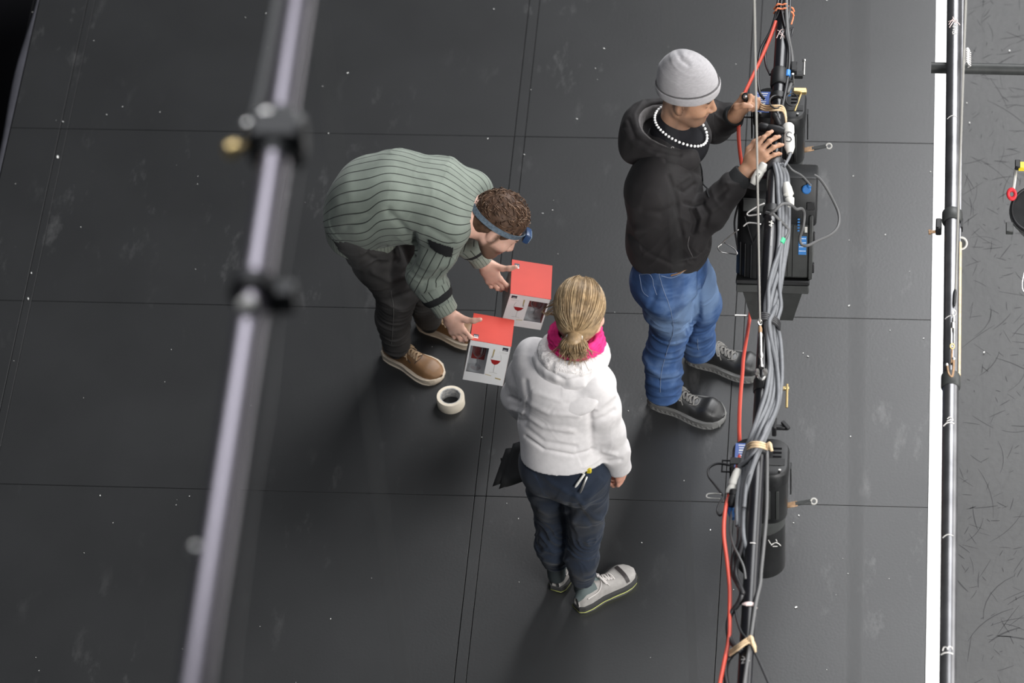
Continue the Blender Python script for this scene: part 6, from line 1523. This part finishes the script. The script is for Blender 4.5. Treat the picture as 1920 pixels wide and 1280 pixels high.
# clamp, eye bolt
cl = empty('pipe_coupler', P(1786, 418, ZR), 'grey clamp with copper bolt on the right-hand pipe', 'clamp')
a, b2 = P(rp_px(398), 398, ZR), P(rp_px(418), 418, ZR); MB().lathe(a, b2, [(0, RR + .004), (.12, RR + .009), (.88, RR + .009), (1, RR + .004)], 28).build('collar', MAT['grey_metal'], cl)
MB().box(P(1760, 425, ZR - .01), (.022, .05, .045), bev=.004).build('jaw', MAT['black_metal'], cl); MB().box(P(1803, 422, ZR - .005), (.010, .045, .03), bev=.002).build('hook', MAT['black_metal'], cl)
MB().lathe(P(1760, 434, ZR - .02), P(1741, 435, ZR - .02), [(0, .006), (.75, .006), (.76, .010), (1, .010)], 10).build('bolt', MAT['rust'], cl)
MB().ring(P(1802, 456, ZR - .01), nrm(-FWD), .020, .005, 24, 8).build('eye_ring', MAT['steel_cable'], cl); MB().cyl(P(1802, 456, ZR - .012), P(1802, 456, ZR - .004), .016, .016, 20).build('washer', MAT['grey_metal'], cl)
# wire, thimble, turnbuckle
W2 = P(1791.5, 541, ZR + .036)
o = MB().tube([W2, W2 + A(0, 0, 6)], .0040, 8).build('suspension_wire', MAT['steel_cable'], None, W2); tag(o, 'thin steel wire rising from the right-hand grey pipe', 'wire')
t2 = empty('turnbuckle', P(1787, 640, ZR), 'slim turnbuckle and shackle on the right-hand grey pipe', 'turnbuckle'); zt2 = ZR + .033
MB().lathe(P(1791, 541, zt2), P(1789, 573, zt2), [(0, .003), (.2, .0065), (.8, .0065), (1, .004)], 10).build('sleeve', MAT['dark_plastic'], t2)
MB().ring(P(1789, 586, zt2), nrm(-FWD), .010, .0034, 18, 6, .65).build('eye', MAT['steel'], t2); MB().lathe(P(1788, 596, zt2), P(1788, 604, zt2), [(0, .006), (1, .006)], 8).build('nut', MAT['steel'], t2)
for x in (1783.5, 1789): MB().cyl(P(x, 616, zt2), P(x - .3, 644, zt2), .0028, .0028, 8).build('side_bar', MAT['steel'], t2)
MB().lathe(P(1787, 606, zt2), P(1787, 617, zt2), [(0, .0085), (1, .0085)], 10).build('top_nut', MAT['steel'], t2); MB().ring(P(1785.5, 649, zt2), nrm(-FWD), .009, .003, 18, 6, .8).build('eye', MAT['brass'], t2)
MB().cyl(P(1785, 655, zt2), P(1784, 680, zt2), .0035, .0035, 8).build('screw', MAT['rust'], t2)
for x, y in ((1775, 684), (1788, 673)): MB().sphere(P(x, y, zt2), .0075, 8, 6).build('bolt', MAT['steel'], t2)
MB().tube(catmull([P(1776, 685, zt2), P(1779, 700, zt2), P(1785, 706, zt2), P(1788, 690, zt2), P(1788, 674, zt2)], 5), .0042, 6).build('shackle', MAT['rust'], t2)
MB().lathe(P(rp_px(704), 704, ZR), P(rp_px(728), 728, ZR), [(0, RR + .003), (.1, RR + .006), (.9, RR + .006), (1, RR + .002)], 28).build('pipe_band', MAT['grey_metal'], t2)
o = MB().cyl(P(1805.5, -60, ZR), P(1799, 505, ZR), .0065, .0065, 12).build('rope_guide', MAT['pipe_grey'], None, P(1803, 230, ZR)); tag(o, 'slim bright rod alongside the right-hand pipe, upper length', 'rod')
o = MB().cyl(P(1799.5, 455, ZR), P(1797, 716, ZR), .0075, .0075, 12).build('rope_guide', MAT['tie_beige'], None, P(1798, 600, ZR)); tag(o, 'slim rusty beige rod ending beside the right-hand turnbuckle', 'rod')
cw = MB(); rnd = random.Random(2)
for k in range(7):
    y = 96 + 4 * k; cw.tube(catmull([P(1808, y, 1.43), P(1812, y - 5, 1.46), P(1817, y + 1, 1.45), P(1820, y + 3, 1.42), P(1815, y + 6, 1.40)], 4), .0022, 5)
cw.tube(catmull([P(1811, 94, 1.44), P(1814, 90, 1.45), P(1818, 96, 1.44)], 4), .003, 5)
tag(cw.build('wire_coil', MAT['chalk_white'], None, P(1813, 110, 1.42)), 'small coil of pale wire tied beside the right-hand pipe', 'wire')

# lamp cut by the right edge of the picture
def edge_lamp():
    c = P(1942, 392, 1.05); ax = nrm(A(-.10, -.45, .89)); t = empty('round_spotlight', c - ax * .12, 'round black lamp cut off by the right picture edge', 'stage light')
    MB().lathe(c - ax * .20, c, [(0, .070), (.3, .085), (.80, .088), (.82, .095), (1, .095)], 40, cap=False).build('barrel', MAT['black_metal'], t)
    MB().lathe(c, c - ax * .10, [(0, .095), (0.001, .082), (.4, .076), (1, .04)], 40).build('inner_reflector', MAT['black_metal'], t)
    MB().ring(c, ax, .089, .0055, 40, 8).build('rim', MAT['dark_plastic'], t); MB().ring(c - ax * .02, ax, .097, .004, 40, 6).build('rim', MAT['grey_metal'], t)
    MB().box(P(1893, 428, 1.03), (.028, .05, .02), bev=.003).build('clip', MAT['grey_metal'], t)
    h = MB(); h.tube(catmull([P(1905, 316, 1.10), P(1903, 335, 1.10), P(1900, 356, 1.09)], 5), .0065, 7); h.build('strap', MAT['steel_cable'], t)
    r_ = MB(); r_.ring(P(1897, 364, 1.09), nrm(-FWD), .017, .0085, 18, 8, .8); r_.build('carabiner', MAT['red_plastic'], t)
    e = MB(); e.box(P(1921, 312, 1.12), (.05, .035, .02), bev=.003); e.build('tape_flag', MAT['yellow_tape'], t); MB().box(P(1908, 309, 1.125), (.02, .04, .022), bev=.003).build('buckle', MAT['dark_plastic'], t)
    w = MB(); w.tube(catmull([P(1921, 510, 1.0), P(1917, 530, 1.0), P(1918, 544, 1.0), P(1924, 550, 1.0)], 5), .0025, 6); w.build('wire_loop', MAT['steel'], t)
edge_lamp()

# ---------------------------------------------------------------- pipe high above the stage, out of focus
ZB = 7.25
ba, bb = P(585, -160, ZB), P(341, 1440, ZB); BAX = nrm(bb - ba)
def bp(y): t = (y + 160) / 1600; return P(585 + (341 - 585) * t, y, ZB)
hp = empty('high_pipe', ba, 'blurred dark pipe hanging high over the stage at the left', 'pipe'); MB().cyl(ba, bb, .0272, .0272, 28).build('tube', MAT['blur_pipe'], hp)
hc_ = empty('high_clamp', bp(245), 'blurred clamp with brass bolt on the high pipe', 'clamp')
MB().box(bp(262), (.10, .075, .085), bev=.012).build('block', MAT['black_metal'], hc_); MB().lathe(bp(218), bp(300), [(0, .031), (.2, .034), (.8, .034), (1, .031)], 20).build('collar', MAT['grey_metal'], hc_)
MB().lathe(P(470, 272, ZB - .01), P(424, 283, ZB), [(0, .008), (.6, .008), (.62, .017), (1, .014)], 14).build('bolt', MAT['brass'], hc_)
for x, y, r in ((465, 237, .014), (497, 218, .016)): MB().sphere(P(x, y, ZB + .025), r, 12, 8).build('knob', MAT['steel'], hc_)
h2 = empty('high_clamp', bp(545), 'blurred dark collar with pale knob halfway along the high pipe', 'clamp')
MB().lathe(bp(530), bp(562), [(0, .033), (.15, .042), (.85, .042), (1, .033)], 20).build('collar', MAT['dark_plastic'], h2); MB().box(bp(548) + A(.045, 0, -.01), (.05, .04, .05), bev=.006).build('jaw', MAT['black_metal'], h2)
MB().sphere(P(464, 574, ZB + .030), .017, 12, 8).build('knob', MAT['white_plastic'], h2)
o = MB().sphere(P(368, 1033, ZB + .0), .015, 12, 8); o.cyl(P(368, 1033, ZB), bp(1036), .008, .008, 8); tag(o.build('high_bolt', MAT['steel'], None, P(368, 1033, ZB)), 'blurred bolt head on the lower end of the high pipe', 'bolt')
for pts, r, m, lb in (([(528, -40), (500, 120), (480, 210), (470, 235)], .0075, 'mid_rubber', 'blurred thin cable left of the high pipe top'), ([(560, 320), (545, 420), (525, 540), (510, 700), (500, 780), (470, 960), (440, 1200), (430, 1330)], .0045, 'black_rubber', 'blurred thin cable right of the high pipe')):
    pp = catmull([P(x, y, ZB - .02) for x, y in pts], 6); tag(MB().tube(pp, r, 8).build('high_cable', MAT[m], None, pp[0]), lb, 'cable')
# thin fly wires close to the viewer, blurred to faint upright bands
for x, y, z, r, lb in ((1268, 450, 6.6, .0015, 'faint blurred wire in front of the black hoodie'), (720, 1000, 7.2, .0018, 'faint blurred wire left of the white hoodie'), (1604, 1000, 7.0, .0018, 'faint blurred wire over the floor right of the lower pipe')):
    p = P(x, y, z); o = MB().tube([p - A(0, 0, 2.3), p + A(0, 0, 2.6)], r, 8).build('fly_wire', MAT['steel_cable'], None, p - A(0, 0, 2.3)); tag(o, lb, 'wire')
